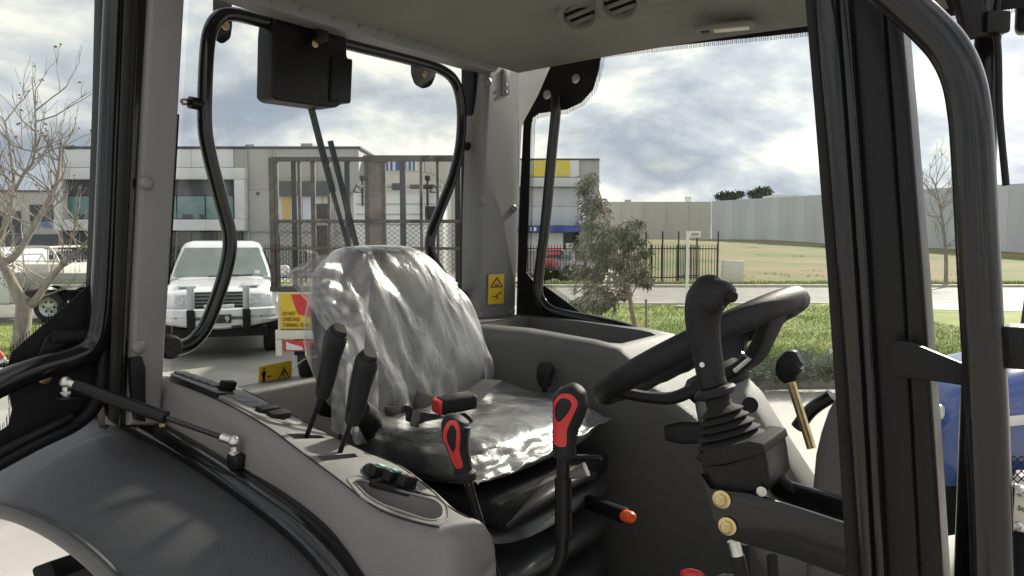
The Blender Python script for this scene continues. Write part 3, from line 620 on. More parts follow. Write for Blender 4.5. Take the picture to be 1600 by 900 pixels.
b = slab(rpoly([(205, 560), (222, 556), (228, 575), (228, 660), (212, 655), (206, 600)], 3), pu(-1.36), U * -.012, .003); P('hinge_plate', b, 'satin_black')

# ---- near front pillar, grab rail
def strip(b0, b1, t0, t1, v0, th, bev, m, name='pillar', **k):
    # bent slightly along its height
    ps = []
    for a in (0, .25, .5, .75, 1): ps.append((b0 + (t0 - b0) * a - 6 * math.sin(math.pi * a) * -1 * .8, 960 - 1060 * a))
    qs = []
    for a in (1, .75, .5, .25, 0): qs.append((b1 + (t1 - b1) * a - 6 * math.sin(math.pi * a) * -1 * .8, 960 - 1060 * a))
    return P(name, slab(ps + qs, pv(v0), V * th, bev, 3), m, **k)
strip(1325, 1350, 1248, 1266, .80, .03, .004, 'rubber', 'door_seal')
strip(1345, 1372, 1262, 1304, .785, .05, .006, 'gloss_black', label='thick glossy black front pillar beside the camera')
strip(1370, 1386, 1302, 1318, .772, .05, .006, 'gloss_black', 'pillar_ridge')
strip(1384, 1445, 1316, 1376, .782, .05, .006, 'satin_black', 'pillar_face')
strip(1440, 1478, 1374, 1398, .775, .05, .004, 'satin_black', 'pillar_edge')
rp = cr([on_v(x, y, .71) for x, y in ((1270, -120), (1350, -48), (1415, 8), (1452, 42), (1482, 76), (1503, 118), (1514, 170), (1520, 240), (1531, 450), (1542, 650), (1553, 960))], 6)
b = MB(); b.tube(rp, .0154, 18); P('grab_rail', b, 'gloss_black', label='bent black grab rail outside the front pillar')
P('rail_bracket', slab(rpoly([(1392, 540), (1400, 532), (1420, 534), (1512, 572), (1514, 604), (1460, 596), (1398, 590), (1391, 575)], 4), pv(.755), V * .008, .002), 'satin_black')
b = MB(); b.box(on_v(1597, 541, .73), (.05, .03, .034), TAX, .003); P('step_bracket', b, 'satin_black')

# ---- seat
SC = T(-1.225, 1.268, 0)
def seatback(grow=0, fold=0, seed=0):
    W, H, D = .245 + grow, .182 + grow, .062 + grow; rings = []
    nl, ns = 56, 150
    for i in range(1, nl):
        a = -math.pi / 2 + math.pi * i / nl; ca, sa = se(a, 2.9); ring_ = []
        for j in range(ns):
            cb, sb_ = se(2 * math.pi * j / ns, 3.0); z = H * sa; h = (z + H) / (2 * H)
            w = W * (1.0 - .38 * max(0, h - .25) ** 1.5); v = w * ca * cb; d = D * ca * sb_ + .018 * (v / W) ** 2
            lean = .10 * (1 - h) ** 1.4 - .045 * h
            p = T(0, 0, 0) + SC + U * (d + lean) + V * v + Z * (1.79 + z)
            if fold:
                nrm = (U * (sb_ * .9) + V * cb * .5).normalized() if (abs(sb_) + abs(cb)) else U
                f = noise.noise(Vector((v * 22 + seed + .35 * math.sin(z * 14), z * 2.0, 0))) * 1.15 + noise.noise(Vector((v * 70 + z * 25, z * 11, 3 + seed))) * .35 + noise.noise(Vector((v * 15, z * 14, 9))) * .4
                f = f * .6 + .75 * (1 - 3.2 * abs(noise.noise(Vector((v * 17 + .9 * noise.noise(Vector((v * 6, z * 9, 2))), z * 2.6 + seed, 6)))))
                p = p + nrm * fold * f
            ring_.append(p)
        rings.append(ring_)
    return MB().loft(rings)
P('seat_back', seatback(), 'seat_vinyl', label='black low seat backrest')
b = MB()
def cushion(grow=0, fold=0, zlo=None, nl=30, ns=80):
    rings = []; cu, cv, cz = -1.01, 1.29, 1.585
    for i in range(1, nl):
        a = -math.pi / 2 + math.pi * i / nl; ca, sa = se(a, 3.4); ring_ = []
        for j in range(ns):
            cb, sb_ = se(2 * math.pi * j / ns, 4.2); u = (.195 + grow) * ca * cb; v = (.245 + grow) * ca * sb_; z = (.042 + grow) * sa
            side = (abs(v) / .245) ** 3 * .018; back = .022 * max(0, -u / .2); z2 = z + (side + back if sa > -.2 else 0)
            p = T(cu + u, cv + v, cz + z2)
            if fold:
                f = noise.noise(Vector((u * 20 + v * 9, v * 28 - u * 8, z * 12))) * .7 + noise.noise(Vector((u * 60, v * 50, z * 40))) * .35
                p = p + (Z * max(sa, .2) + U * cb * .6 + V * sb_ * .6).normalized() * fold * f
            ring_.append(p)
        rings.append(ring_)
    return MB().loft(rings)
P('seat_cushion', cushion(), 'seat_vinyl', label='black seat cushion')
b = MB(); sqtube(b, [T(-1.20, 1.285, 1.52), T(-1.20, 1.285, 1.60), T(-1.185, 1.285, 1.66)], [.18, .19, .18], [.03, .035, .03], V, 4, 24); P('seat_hinge', b, 'matt_black')
b = MB(); b.box(T(-.97, 1.30, 1.50), (.36, .42, .05), TAX, .012); P('seat_pan', b, 'matt_black')
b = MB(); rings = []
zz = [1.480, 1.462, 1.445, 1.430, 1.405, 1.385, 1.372, 1.352, 1.330, 1.312, 1.300, 1.28, 1.258, 1.240, 1.228, 1.205, 1.185, 1.165, 1.13, 1.10]
gg = [.0, .042, .050, .004, -.01, .040, .052, .048, .0, -.012, .040, .056, .050, .0, -.012, .042, .058, .052, .006, .02]
for z, g_ in zip(zz, gg): rings.append([T(-.975 + (.155 + g_) * se(2 * math.pi * k / 64, 5)[0], 1.305 + (.175 + g_) * se(2 * math.pi * k / 64, 5)[1], z) for k in range(64)])
b.loft(rings); P('seat_bellows', b, 'bellows_black', label='folded black rubber seat suspension bellows', smooth=60)
b = MB(); sqtube(b, cr([T(-.82, 1.12, 1.475), T(-.80, 1.22, 1.50), T(-.80, 1.33, 1.505), T(-.81, 1.43, 1.49)], 5), [.03, .034, .03], [.012, .016, .012], U, 3, 18); P('seat_control_housing', b, 'bellows_black')
b = MB(); q0, q1 = on_v(868, 752, 1.20), on_v(916, 733, 1.20); sqtube(b, [q0, q0.lerp(q1, .5), q1], [.006, .008, .013], [.004, .005, .006], Z, 4, 14); P('recline_handle', b, 'light_grey_plastic')
for k in range(4):
    p = q0.lerp(q1, .45 + k * .14); b = MB(); b.box(p + Z * .007, (.003, .014, .004), TAX); P('handle_rib', b, 'mid_grey_plastic')
b = MB(); b.tube([on_v(885, 716, 1.19), on_v(925, 716, 1.19), on_v(939, 716, 1.19)], [.0065, .006, .0045], 10); P('adjuster_rod', b, 'satin_black')
b = MB(); b.lathe([(.028, -.01), (.028, .01), (.02, .016)], on_u(513, 632, -1.31), U, 18); P('recline_knob', b, 'matt_black')
# clear plastic covers (loose things)
cv = obj('plastic_seat_cover', seatback(.012, .012, 4), 'plastic_film', None, 70)
# loose corner of film hanging out beside the backrest
fl = MB()
topc = cr([on_y(x, y, d) for x, y, d in ((446, 427, 1.50), (470, 412, 1.50), (505, 397, 1.53), (545, 392, 1.60), (585, 400, 1.62))], 6)
botc = cr([on_y(x, y, d) for x, y, d in ((447, 430, 1.50), (468, 458, 1.485), (497, 498, 1.47), (530, 545, 1.46), (566, 588, 1.46))], 6)
def flap(s, t):
    i = s * (len(topc) - 1); k = min(int(i), len(topc) - 2); a = topc[k].lerp(topc[k + 1], i - k); c = botc[k].lerp(botc[k + 1], i - k)
    p = a.lerp(c, t); return p + (U * .6 - V * .8) * (.012 * noise.noise(Vector((s * 4, t * 7, 1))) + .012 * noise.noise(Vector((s * 11 + t * 5, t * 3, 5))) + .016 * math.sin(math.pi * t)) * min(1, s * 3)
fl.grid(flap, 40, 36)
b2 = obj('loose_corner', fl, 'plastic_film_loose', cv, 70)
fl = MB()
def hang(s, t):
    a = on_y(522 + 70 * s, 560 - 10 * s, 1.45 + .04 * s); c = on_y(518 + 66 * s + 8 * math.sin(7 * s), 672 + 22 * s + 5 * math.sin(s * 11), 1.42 + .05 * s); p = a.lerp(c, t)
    return p + (U * .6 - V * .8) * (.012 * noise.noise(Vector((s * 6, t * 5, 4))) + .008 * math.sin(s * 15 + t * 3))
fl.grid(hang, 30, 26); obj('hanging_hem', fl, 'plastic_film_loose', cv, 70)
tag(cv, 'crumpled clear plastic cover pulled over the seat backrest', 'seat cover', 'clear plastic covers on the seat')
cu_ = obj('plastic_seat_cover', cushion(.009, .010), 'plastic_film_flat', None, 70)
fl = MB()
fe = cr([on_z(x, y, 1.60) for x, y in ((735, 742), (790, 722), (850, 694), (900, 668), (936, 648))], 6)
def hem(s, t):
    i = s * (len(fe) - 1); k = min(int(i), len(fe) - 2); a = fe[k].lerp(fe[k + 1], i - k) - U * .03 + Z * .018
    return a + U * (.045 * t + .008 * noise.noise(Vector((s * 12, t * 3, 2)))) - Z * (.05 * t - .02 * t * t + .006 * noise.noise(Vector((s * 14, t * 5, 7)))) + V * .03 * max(0, s - .8) * 5 * t
fl.grid(hem, 46, 10); obj('loose_hem', fl, 'plastic_film_loose', cu_, 70)
fl = MB(); fl.tube([hem(k / 46, 1.0) for k in range(47)], .0022, 6); obj('hem_fold', fl, 'plastic_film_loose', cu_, 70)
tag(cu_, 'clear plastic cover stretched over the seat cushion', 'seat cover', 'clear plastic covers on the seat')
# seat belt
def webb(pts, w, side, name, par=None):
    b = MB(); pp = cr(pts, 6); rr_ = []
    for i, p in enumerate(pp):
        t = (pp[min(i + 1, len(pp) - 1)] - pp[max(i - 1, 0)]).normalized(); s_ = (side - t * side.dot(t)).normalized(); n_ = t.cross(s_)
        rr_.append([p - s_ * w / 2 - n_ * .001, p + s_ * w / 2 - n_ * .001, p + s_ * w / 2 + n_ * .001, p - s_ * w / 2 + n_ * .001])
    b.loft(rr_); return P(name, b, 'webbing', par)
def strap(px, pl, nrm): b = MB(); b.prism([pl(*p) for p in px], nrm * .0022, .0006, 2); return P('seat_belt', b, 'webbing')
pz = lambda z: (lambda x, y: on_z(x, y, z))
strap([(653, 611), (683, 622), (674, 652), (642, 647)], pu(-1.07), U * -1)
strap([(602, 636), (634, 634), (640, 654), (604, 650)], pu(-1.075), U * -1)
webb([on_z(634, 645, 1.662), on_z(642, 648, 1.672), on_z(644, 653, 1.664), on_z(655, 656, 1.655)], .03, Z, 'seat_belt')
webb([on_z(645, 655, 1.652), on_z(668, 652, 1.656), on_z(692, 652, 1.655), on_z(716, 660, 1.646), on_z(724, 668, 1.64)], .045, U, 'seat_belt')
webb([on_z(724, 632, 1.662), on_z(742, 618, 1.664), on_z(756, 604, 1.668), on_z(770, 594, 1.67)], .046, (V * .35 + U * .9), 'seat_belt')
bc = on_z(712, 634, 1.668); bd = (on_z(742, 628, 1.672) - bc).normalized(); be = Z.cross(bd)
b = MB(); b.box(bc + Z * .006, (.078, .056, .030), axes(bd, be, Z), .009, 3); bk = P('belt_buckle', b, 'matt_black')
b = MB(); b.box(bc - bd * .033 + Z * .006, (.022, .048, .027), axes(bd, be, Z), .005); obj('release_button', b, 'red_plastic', bk)
b = MB(); sqtube(b, [on_z(560, 640, 1.70), on_z(575, 652, 1.66), on_z(590, 690, 1.6)], [.02, .024, .02], [.014, .016, .014], V, 3); P('belt_anchor', b, 'matt_black')

# ---- gear levers with red and black knobs
def decal(target, fn, n, m_, parent, name, ni=4, off=.0012, mt='red_plastic'):
    bv = BVHTree.FromPolygons([p for p in target.v], [f for f in target.f]); b = MB(); rows_ = []
    for i in range(n + 1):
        r_ = []
        for j in range(ni + 1):
            x, y = fn(i / n, j / ni); d = ray(x, y).normalized(); hit = bv.ray_cast(CAM, d)
            if hit[0] is None: hit = (bv.find_nearest(CAM + d * (sum(((p - CAM).length for p in target.v[:50]), 0) / 50))[0], None, None, None); r_.append(hit[0] - d * off)
            else: r_.append(hit[0] - d * off)
        rows_.append(r_)
    b.loft(rows_, closed=False); return obj(name, b, mt, parent, 60)
def gear(kpx, kr, plane, shaft, lab, outer, inner, r_sh):
    b = MB(); b.tube(cr([plane(*p) for p in shaft], 5), r_sh, 12); o = P('gear_lever', b, 'satin_black', label=lab)
    pts = cr([plane(*p) for p in kpx], 5); side = Vector((1, 0, 0)); kb = MB(); sqtube(kb, pts, kr, [k * .92 for k in kr], side, 2.2, 28); obj('knob', kb, 'grip_black', o, 60)
    rs_ = lambda pl: [(p_.x, p_.y) for p_ in cr([Vector((*p_, 0)) for p_ in pl[-2:] + pl + pl[:2]], 4)[8:8 + 4 * len(pl)]]
    outer = rs_(outer); inner = rs_(inner); m_ = len(outer)
    def fn(s, t):
        i = s * m_; k = int(i) % m_; k2 = (k + 1) % m_; f = i - int(i)
        ox = outer[k][0] * (1 - f) + outer[k2][0] * f; oy = outer[k][1] * (1 - f) + outer[k2][1] * f
        ix = inner[k][0] * (1 - f) + inner[k2][0] * f; iy = inner[k][1] * (1 - f) + inner[k2][1] * f
        return ox * (1 - t) + ix * t, oy * (1 - t) + iy * t
    decal(kb, fn, m_ * 2, None, o, 'red_inlay')
    c = plane(*shaft[0]); t = (plane(*shaft[0]) - plane(*shaft[1])).normalized(); b = MB(); b.lathe([(.017, -.004), (.0185, .0), (.0185, .008), (.014, .013)], c + t * -.002, t, 22); obj('knob_collar', b, 'grip_black', o)
    b = MB(); b.lathe([(.0085, -.014), (.0085, -.005)], c, t, 6); obj('lock_nut', b, 'brass_zinc', o); return o
def pk(y): return lambda x, yy: on_y(x, yy, y)
gear([(726, 740), (722, 722), (717, 702), (713, 682), (713, 664), (716, 654), (718, 649)], [.015, .0165, .0185, .0235, .0255, .020, .008], pk(1.27), [(729, 745), (741, 790), (758, 845), (776, 905), (786, 960)],
     'shorter gear lever with red and black knob beside the console', [(700, 659), (692, 676), (695, 696), (705, 718), (713, 732), (723, 728), (718, 706), (719, 684), (718, 668), (712, 657)], [(703, 666), (698, 679), (700, 692), (706, 705), (708, 706), (712, 700), (712, 692), (713, 681), (712, 671), (708, 664)], .0085)
gear([(882, 706), (882, 688), (884, 668), (888, 648), (891, 630), (890, 614), (888, 604), (887, 601)], [.0185, .0195, .021, .0255, .0285, .026, .016, .006], pk(1.20), [(882, 709), (880, 740), (879, 800), (879, 850), (874, 878), (860, 905), (845, 960)],
     'taller gear lever with red and black knob before the seat', [(876, 616), (864, 630), (862, 650), (864, 680), (867, 695), (884, 697), (886, 672), (896, 648), (903, 630), (893, 617)], [(876, 623), (868, 635), (867, 648), (869, 655), (872, 659), (876, 658), (882, 652), (889, 643), (893, 632), (888, 624)], .0105)
b = MB(); b.tube([on_y(880, 745, 1.20), on_y(880, 838, 1.20)], .0138, 14); P('lever_sleeve', b, 'satin_black')
# small black lever by the far fender
c = on_v(851, 588, 1.55); b = MB(); sqtube(b, [c - Z * .025, c, c + Z * .022 + U * .004, c + Z * .034 + U * .004], [.012, .02, .022, .014], [.012, .016, .016, .01], U, 3, 16); sl = P('hand_throttle', b, 'grip_black'); b = MB(); b.tube([c - Z * .022, c - Z * .20], .007, 10); obj('throttle_rod', b, 'satin_black', sl)
# parking brake with orange tip
q0, q1 = on_v(880, 770, 1.45), on_v(978, 806, 1.30); b = MB(); b.bar(q0, q1, .02, .028, bev=.004); pbk = P('parking_brake', b, 'satin_black'); d = (q1 - q0).normalized(); b = MB(); b.tube([q1 - d * .004, q1 + d * .018, q1 + d * .024], [.012, .012, .008], 14); obj('brake_tip', b, 'orange_plastic', pbk)
b = MB(); ball(b, on_v(1079, 915, 1.06), .03, .025, .022, TAX); pd = P('pedal_knob', b, 'grip_black'); b = MB(); ball(b, on_v(1083, 900, 1.05), .02, .012, .010, TAX); obj('knob_inlay', b, 'red_plastic', pd)
b = MB(); b.lathe([(.11, 0), (.09, .03), (.04, .05)], T(-.72, 1.15, 1.11), Z, 24); P('lever_boot', b, 'rubber')

# ---- steering wheel and column
TI = R(30.5); WN = U * -math.sin(TI) + Z * math.cos(TI); WF = U * math.cos(TI) + Z * math.sin(TI); WC = T(-.505, 1.30, 1.806)
b = MB(); rings = []; Rw = .186
for i in range(73):
    a = 2 * math.pi * i / 72; rd = WF * math.cos(a) - V * math.sin(a); ring_ = []
    for j in range(16):
        t = 2 * math.pi * j / 16; rr_ = .0215 * (1 + (.05 * math.cos(a * 26) if math.sin(t) < -.3 else 0)); ring_.append(WC + rd * (Rw + rr_ * .92 * math.cos(t)) + WN * rr_ * math.sin(t))
    rings.append(ring_)
b.loft(rings, cap=False); sw = P('steering_wheel', b, 'grip_black', label='thick black steering wheel rim with moulded finger grips', smooth=60)
for ang in (12, 152, 268):
    a = R(ang); rd = WF * math.cos(a) - V * math.sin(a); sd_ = WN.cross(rd); b = MB()
    sqtube(b, cr([WC - WN * .062 + rd * .03, WC - WN * .060 + rd * .08, WC - WN * .04 + rd * .12, WC - WN * .012 + rd * .16, WC - WN * .004 + rd * .180], 4), [.045, .036, .032, .036, .05], [.012, .011, .010, .010, .009], sd_, 4, 20); obj('spoke', b, 'grip_black', sw)
b = MB(); b.lathe([(.052, -.085), (.058, -.07), (.056, -.052), (.045, -.042), (.0, -.04)], WC, WN, 28); obj('hub', b, 'grip_black', sw)
b = MB(); sqtube(b, [WC - WN * .08, WC - WN * .115, WC - WN * .20, WC - WN * .30, WC - WN * .46], [.046, .056, .06, .066, .075], [.046, .056, .06, .068, .08], V, 3.0, 32); col = P('steering_column', b, 'light_grey_plastic', label='grey steering column cowl')
hp = on_v(1172, 633, 1.235); b = MB(); b.lathe([(.013, -.01), (.013, .0015), (.0, .001)], hp, (CAM - hp).normalized(), 18); obj('hole_shade_disc', b, 'matt_black', col)  # black disc on the cowl paints the darkness inside a hole
b = MB(); sqtube(b, cr([on_v(1112, 676, 1.25), on_v(1090, 676, 1.235), on_v(1065, 676, 1.225), on_v(1040, 676, 1.22)], 4), [.012, .018, .0195, .013], [.01, .013, .014, .009], Z, 3, 18); P('column_stalk', b, 'grip_black')
b = MB(); b.tube([on_v(1158, 552, 1.22), on_v(1172, 560, 1.22), on_v(1148, 580, 1.22)], .004, 8); P('tilt_lever', b, 'zinc')
# dashboard cowl
dc = [on_v(x, y, 1.12) for x, y in ((1250, 960), (1262, 820), (1266, 760), (1270, 715), (1278, 680), (1290, 645), (1306, 618), (1324, 602), (1345, 600), (1372, 612), (1378, 700))]
b = MB(); b.prism(dc + [on_v(1378, 960, 1.12)], V * .3, .02, 4); P('dashboard', b, 'mid_grey_plastic')
# shuttle lever on brass rod and black hose beyond
c0, c1 = on_v(1236, 598, 1.47), on_v(1268, 700, 1.47); b = MB(); b.tube([c0, c1], .0085, 12); shl = P('shuttle_lever', b, 'brass_zinc', label='black knobbed shuttle lever on brass rod')
b = MB(); sqtube(b, cr([on_v(1236, 596, 1.47), on_v(1232, 584, 1.47), on_v(1234, 572, 1.47), on_v(1242, 562, 1.47), on_v(1250, 558, 1.47)], 4), [.012, .021, .024, .022, .012], [.010, .017, .019, .017, .010], U, 4, 20); obj('lever_knob', b, 'grip_black', shl)
b = MB(); b.tube(cr([on_v(1246, 668, 1.6), on_v(1268, 640, 1.6), on_v(1300, 618, 1.6)], 5), .014, 12); P('column_hose', b, 'gloss_black')

# ---- loader joystick on its arm
VJ = .95
jp = cr([on_v(x, y, VJ) for x, y in ((1112, 596), (1106, 560), (1100, 525), (1098, 495), (1102, 470), (1113, 453), (1126, 444))], 5)
b = MB(); sqtube(b, jp, [.0165, .017, .0185, .021, .0245, .0235, .013], [.0165, .018, .020, .022, .0235, .022, .012], (U * .7 - V * .7), 2.6, 28)
js = P('joystick', b, 'grip_black', label='charcoal loader joystick grip on rubber bellows', smooth=60)
b = MB(); sqtube(b, cr([on_v(1106, 470, VJ - .004), on_v(1122, 462, VJ - .004), on_v(1136, 463, VJ - .004), on_v(1143, 467, VJ - .004)], 4), [.021, .021, .017, .009], [.021, .020, .016, .009], Z, 2.4, 22); obj('thumb_rest', b, 'grip_black', js, 60)
b = MB(); b.lathe([(.0075, 0), (.0075, .006), (.006, .008)], on_v(1141, 462, VJ - .012), (on_v(1165, 475, VJ - .02) - on_v(1141, 462, VJ)).normalized(), 14); obj('thumb_button', b, 'matt_black', js)
for x, y in ((1117, 448), (1092, 545), (1097, 570)):
    d = ray(x, y).normalized(); bv = BVHTree.FromPolygons([v + WL[js.name] for v in [q.co for q in js.data.vertices]], [tuple(p.vertices) for p in js.data.polygons]); h = bv.ray_cast(CAM, d)
    if h[0]: b = MB(); b.lathe([(.0034, -.002), (.0034, .001), (.002, .0015)], h[0], -d, 12); obj('screw', b, 'zinc' if y < 500 or y > 560 else 'matt_black', js)
ja = on_v(1112, 596, VJ); jb = on_v(1150, 712, VJ); jd = (jb - ja).normalized(); jl = (jb - ja).length
b = MB(); b.lathe([(.0175, -.002), (.0185, .004), (.0185, .012), (.012, .014)], ja - jd * .006, jd, 24); obj('grip_collar', b, 'satin_black', js)
b = MB(); b.lathe([(.014, .006), (.025, .009), (.0275, .013), (.0265, .018), (.016, .022)], ja, jd, 26); obj('grip_flange', b, 'grip_black', js)
pr = [(.0155, .018), (.0165, .032)]
for k in range(6):
    h = .034 + k * .0092; r0 = .0175 + k * .0043; pr += [(r0, h), (r0 + .0105, h + .0062), (r0 + .0105, h + .0072)]
pr += [(.046, .092)]
b = MB(); b.lathe(pr, ja, jd, 36); obj('bellows', b, 'rubber', js, 25)
VB = .925
b = MB(); bx = [(1094, 722), (1130, 722), (1178, 706), (1194, 700), (1198, 722), (1203, 758), (1196, 770), (1150, 776), (1106, 770)]
b.prism([on_v(x, y, VB - .022) for x, y in bx], V * .085, .006, 3); jb_ = P('joystick_box', b, 'satin_black')
b = MB(); b.prism([on_v(x, y, VB - .03) for x, y in rpoly([(1092, 714), (1100, 704), (1170, 690), (1192, 694), (1196, 708), (1180, 714), (1132, 726), (1096, 730)], 4)], V * .095, .008, 3); obj('boot_skirt', b, 'rubber', jb_)
armp = [(1094, 740), (1110, 764), (1172, 772), (1330, 822), (1400, 846), (1400, 960), (1330, 905), (1240, 872), (1170, 852), (1138, 842), (1116, 812), (1108, 780)]
b = MB(); b.prism([on_v(x, y, VB - .03) for x, y in rpoly(armp, 4)], V * .008, .0015, 2); arm = P('joystick_arm', b, 'gloss_black', label='black steel bracket carrying the joystick from the pillar')
b = MB(); b.prism([on_v(x, y, VB + .055) for x, y in ((1190, 742), (1206, 746), (1330, 783), (1400, 804), (1400, 880), (1330, 850), (1210, 800))], V * .008, .0015, 2); obj('arm_rear_plate', b, 'gloss_black', arm)
for x, y in ((1128, 780), (1137, 822)): bolt('bolt', on_v(x, y, VB - .031), -V, .0075, 'brass_zinc', arm, .007)
bolt('pivot_bolt', on_v(1190, 768, VB - .03), -V, .004, 'zinc', arm)
b = MB(); b.tube([on_v(1146, 845, VB), on_v(1152, 870, VB)], .008, 12); obj('cable_ferrule', b, 'zinc', arm)
b = MB(); b.tube(cr([on_v(1152, 868, VB), on_v(1158, 900, VB), on_v(1160, 970, VB)], 4), .009, 12); b.tube(cr([on_v(1165, 850, VB + .03), on_v(1166, 900, VB + .03), on_v(1160, 970, VB + .03)], 4), .005, 8); b.tube([on_v(1206, 868, VB + .02), on_v(1213, 970, VB + .02)], .007, 8); obj('control_cable', b, 'rubber', arm)
b = MB(); b.tube([on_v(1200, 730, VB + .03), on_v(1240, 765, VB + .06)], .006, 8); P('cable_tail', b, 'rubber')
b = MB(); b.box(T(-.28, 1.12, 1.30), (.34, .25, .30), TAX, .04, 4); P('floor_cover', b, 'mid_grey_plastic')
# =================================================================== ground and setting
mat('concrete', (.31, .298, .275), .62, col2=(.46, .445, .41), vscale=.55, bump=.15, bscale=60, rvar=.3, detail=8, blo=.3, bhi=.7)
mat('asphalt', (.19, .18, .165), .75, var=.25, detail=9, vscale=1.5, bump=.3, bscale=90)
mat('kerb_concrete', (.42, .40, .36), .8, var=.15, vscale=4, bump=.2, bscale=60)
mat('lawn', (.13, .20, .03), .9, col2=(.26, .28, .07), vscale=1.1, bump=.6, bscale=30, detail=8)
mat('dry_slope', (.095, .14, .03), .95, col2=(.23, .155, .085), vscale=.45, bump=1.0, bscale=3.5, detail=12, blo=.38, bhi=.64, stretch=(.5, 1, 1))
mat('soil', (.07, .05, .035), .95, var=.3, vscale=8, bump=.5, bscale=40)
mat('white_panel', (.70, .71, .72), .55, var=.03, vscale=1.5)
mat('grey_render', (.42, .41, .395), .8, var=.07, vscale=.6, stretch=(1, 1, .25), detail=8, bump=.1, bscale=20)
mat('beige_wall', (.54, .52, .48), .8, var=.1, vscale=.5, stretch=(1, 1, .2), detail=8, bump=.1, bscale=15)
mat('pale_blue_wall', (.54, .575, .595), .75, var=.10, detail=9, vscale=.5, stretch=(1, 1, .15), bump=.1, bscale=15)
mat('dark_band', (.07, .075, .085), .5, var=.1)
mat('frame_dark', (.03, .032, .035), .4, var=.1)
mat('interior_dark', (.025, .03, .03), .8, var=.4, vscale=2)  # near-black colour paints the shade of the inside onto flat panels
mat('teal_glazing', (.13, .24, .23), .07, var=.25, vscale=.7)
mat('dark_glazing', (.035, .042, .042), .05, var=.3, vscale=2)
mat('screen_glazing', (.17, .205, .19), .06, var=.12, vscale=2)
mat('blind_yellow', (.62, .42, .12), .7, var=.1); mat('blind_white', (.62, .65, .72), .7, var=.06)
mat('blue_sign', (.03, .07, .32), .5, var=.08); mat('yellow_sign', (.72, .58, .06), .5, var=.05); mat('sign_white', (.75, .74, .70), .5, var=.03)
mat('fence_black', (.014, .014, .015), .45, var=.2)
mat('car_white', (.72, .73, .74), .22, var=.02, coat=.8); mat('car_silver', (.42, .43, .45), .3, metal=.5, var=.04, coat=.6)
mat('car_blue', (.10, .17, .35), .3, var=.05, coat=.6); mat('car_dark', (.05, .055, .06), .3, var=.1, coat=.6); mat('car_red', (.45, .03, .03), .3, var=.05, coat=.6)
mat('tyre_rubber', (.02, .02, .02), .8, var=.3, vscale=20); mat('alloy', (.45, .45, .45), .35, metal=.8, var=.1)
mat('lamp_clear', (.62, .64, .66), .12, var=.3, vscale=25); mat('lamp_red', (.5, .02, .02), .25, var=.2, vscale=30)
mat('cream_paint', (.58, .55, .47), .5, col2=(.66, .64, .57), vscale=6, bump=.1)
mat('rusty_steel', (.055, .046, .041), .65, col2=(.12, .10, .085), vscale=14, bump=.3, bscale=80, metal=.2)
mat('brown_steel', (.13, .10, .09), .7, col2=(.19, .155, .14), vscale=9, bump=.2)
mat('galvanised', (.36, .36, .35), .45, metal=.6, var=.12, vscale=8)
mat('bark_grey', (.19, .165, .135), .9, col2=(.32, .29, .245), vscale=14, bump=.6, bscale=40, stretch=(1, 1, .3))
mat('bark_tan', (.26, .20, .13), .9, col2=(.40, .33, .24), vscale=10, bump=.4, bscale=30, stretch=(1, 1, .3))
mat('leaf_olive', (.09, .105, .065), .8, spec=.2, col2=(.27, .275, .20), vscale=3, blo=.35, bhi=.65)
mat('leaf_dark', (.03, .045, .022), .6, col2=(.07, .09, .04), vscale=2)
mat('leaf_lavender', (.15, .18, .13), .7, col2=(.28, .31, .24), vscale=3)
mat('leaf_lime', (.16, .24, .04), .6, col2=(.28, .36, .09), vscale=5)
mat('leaf_brown', (.16, .08, .04), .7, col2=(.30, .17, .09), vscale=9)
mat('blade_green', (.14, .22, .03), .7, col2=(.30, .33, .09), vscale=.9)
mat('tractor_blue', (.03, .07, .26), .25, var=.06, coat=.7)

def sheet(name, pts, z, m):
    b = MB(); b.add([Vector((x, y, z)) for x, y in pts], [tuple(range(len(pts)))]); return struct(obj(name, b, m, None, 0))
def raised(name, pts, z0, z1, m, bev=.02):
    b = MB(); b.prism([Vector((x, y, z1)) for x, y in pts], Vector((0, 0, z0 - z1)), bev, 2); return struct(obj(name, b, m, None, 40))
sheet('ground', [(-500, -150), (500, -150), (500, 900), (-500, 900)], 0, 'concrete')
sheet('road', [(-90, 22.8), (110, 22.8), (110, 31), (-90, 31)], .008, 'asphalt')
sheet('parking_bay', [(-70, 17.3), (-7.9, 17.3), (-7.9, 22.79), (-70, 22.79)], .012, 'asphalt')
raised('lawn', [(.9, 11.9), (60, 11.9), (60, 22.3), (9.2, 22.3), (8.4, 21.9), (.9, 21.9)], -.05, .10, 'lawn', .04)
raised('garden_bed', [(.9, 10.4), (60, 10.4), (60, 11.88), (.9, 11.88)], -.05, .09, 'soil', .03)
raised('lawn', [(-70, 12.6), (-8.1, 12.6), (-7.9, 12.9), (-7.9, 17.1), (-70, 17.1)], -.05, .09, 'lawn', .04)
raised('nature_strip', [(-80, 31.4), (100, 31.4), (100, 33.4), (-80, 33.4)], -.05, .1, 'lawn', .03)
sheet('footpath', [(-80, 33.42), (9.6, 33.42), (9.6, 34.6), (-80, 34.6)], .05, 'kerb_concrete')
for i in range(26):
    x0 = .9 + i * 1.2; b = MB(); b.box((x0 + .59, 10.3, .05), (1.18, .18, .2), None, .03, 3); struct(obj('kerb', b, 'kerb_concrete', None, 40))
for x0, x1, yy in ((-90, 100, 31.2), (.9, 60, 22.55)):
    b = MB(); b.box(((x0 + x1) / 2, yy, .04), (x1 - x0, .3, .14), None, .03); struct(obj('kerb', b, 'kerb_concrete', None, 40))
b = MB(); b.prism([Vector((x, y, .112)) for x, y in ((9.3, 22.25), (9.9, 20.6), (14.5, 19.4), (22, 19.4), (22, 22.28))], Vector((0, 0, -.06))); struct(obj('driveway_crossing', b, 'kerb_concrete', None, 0))
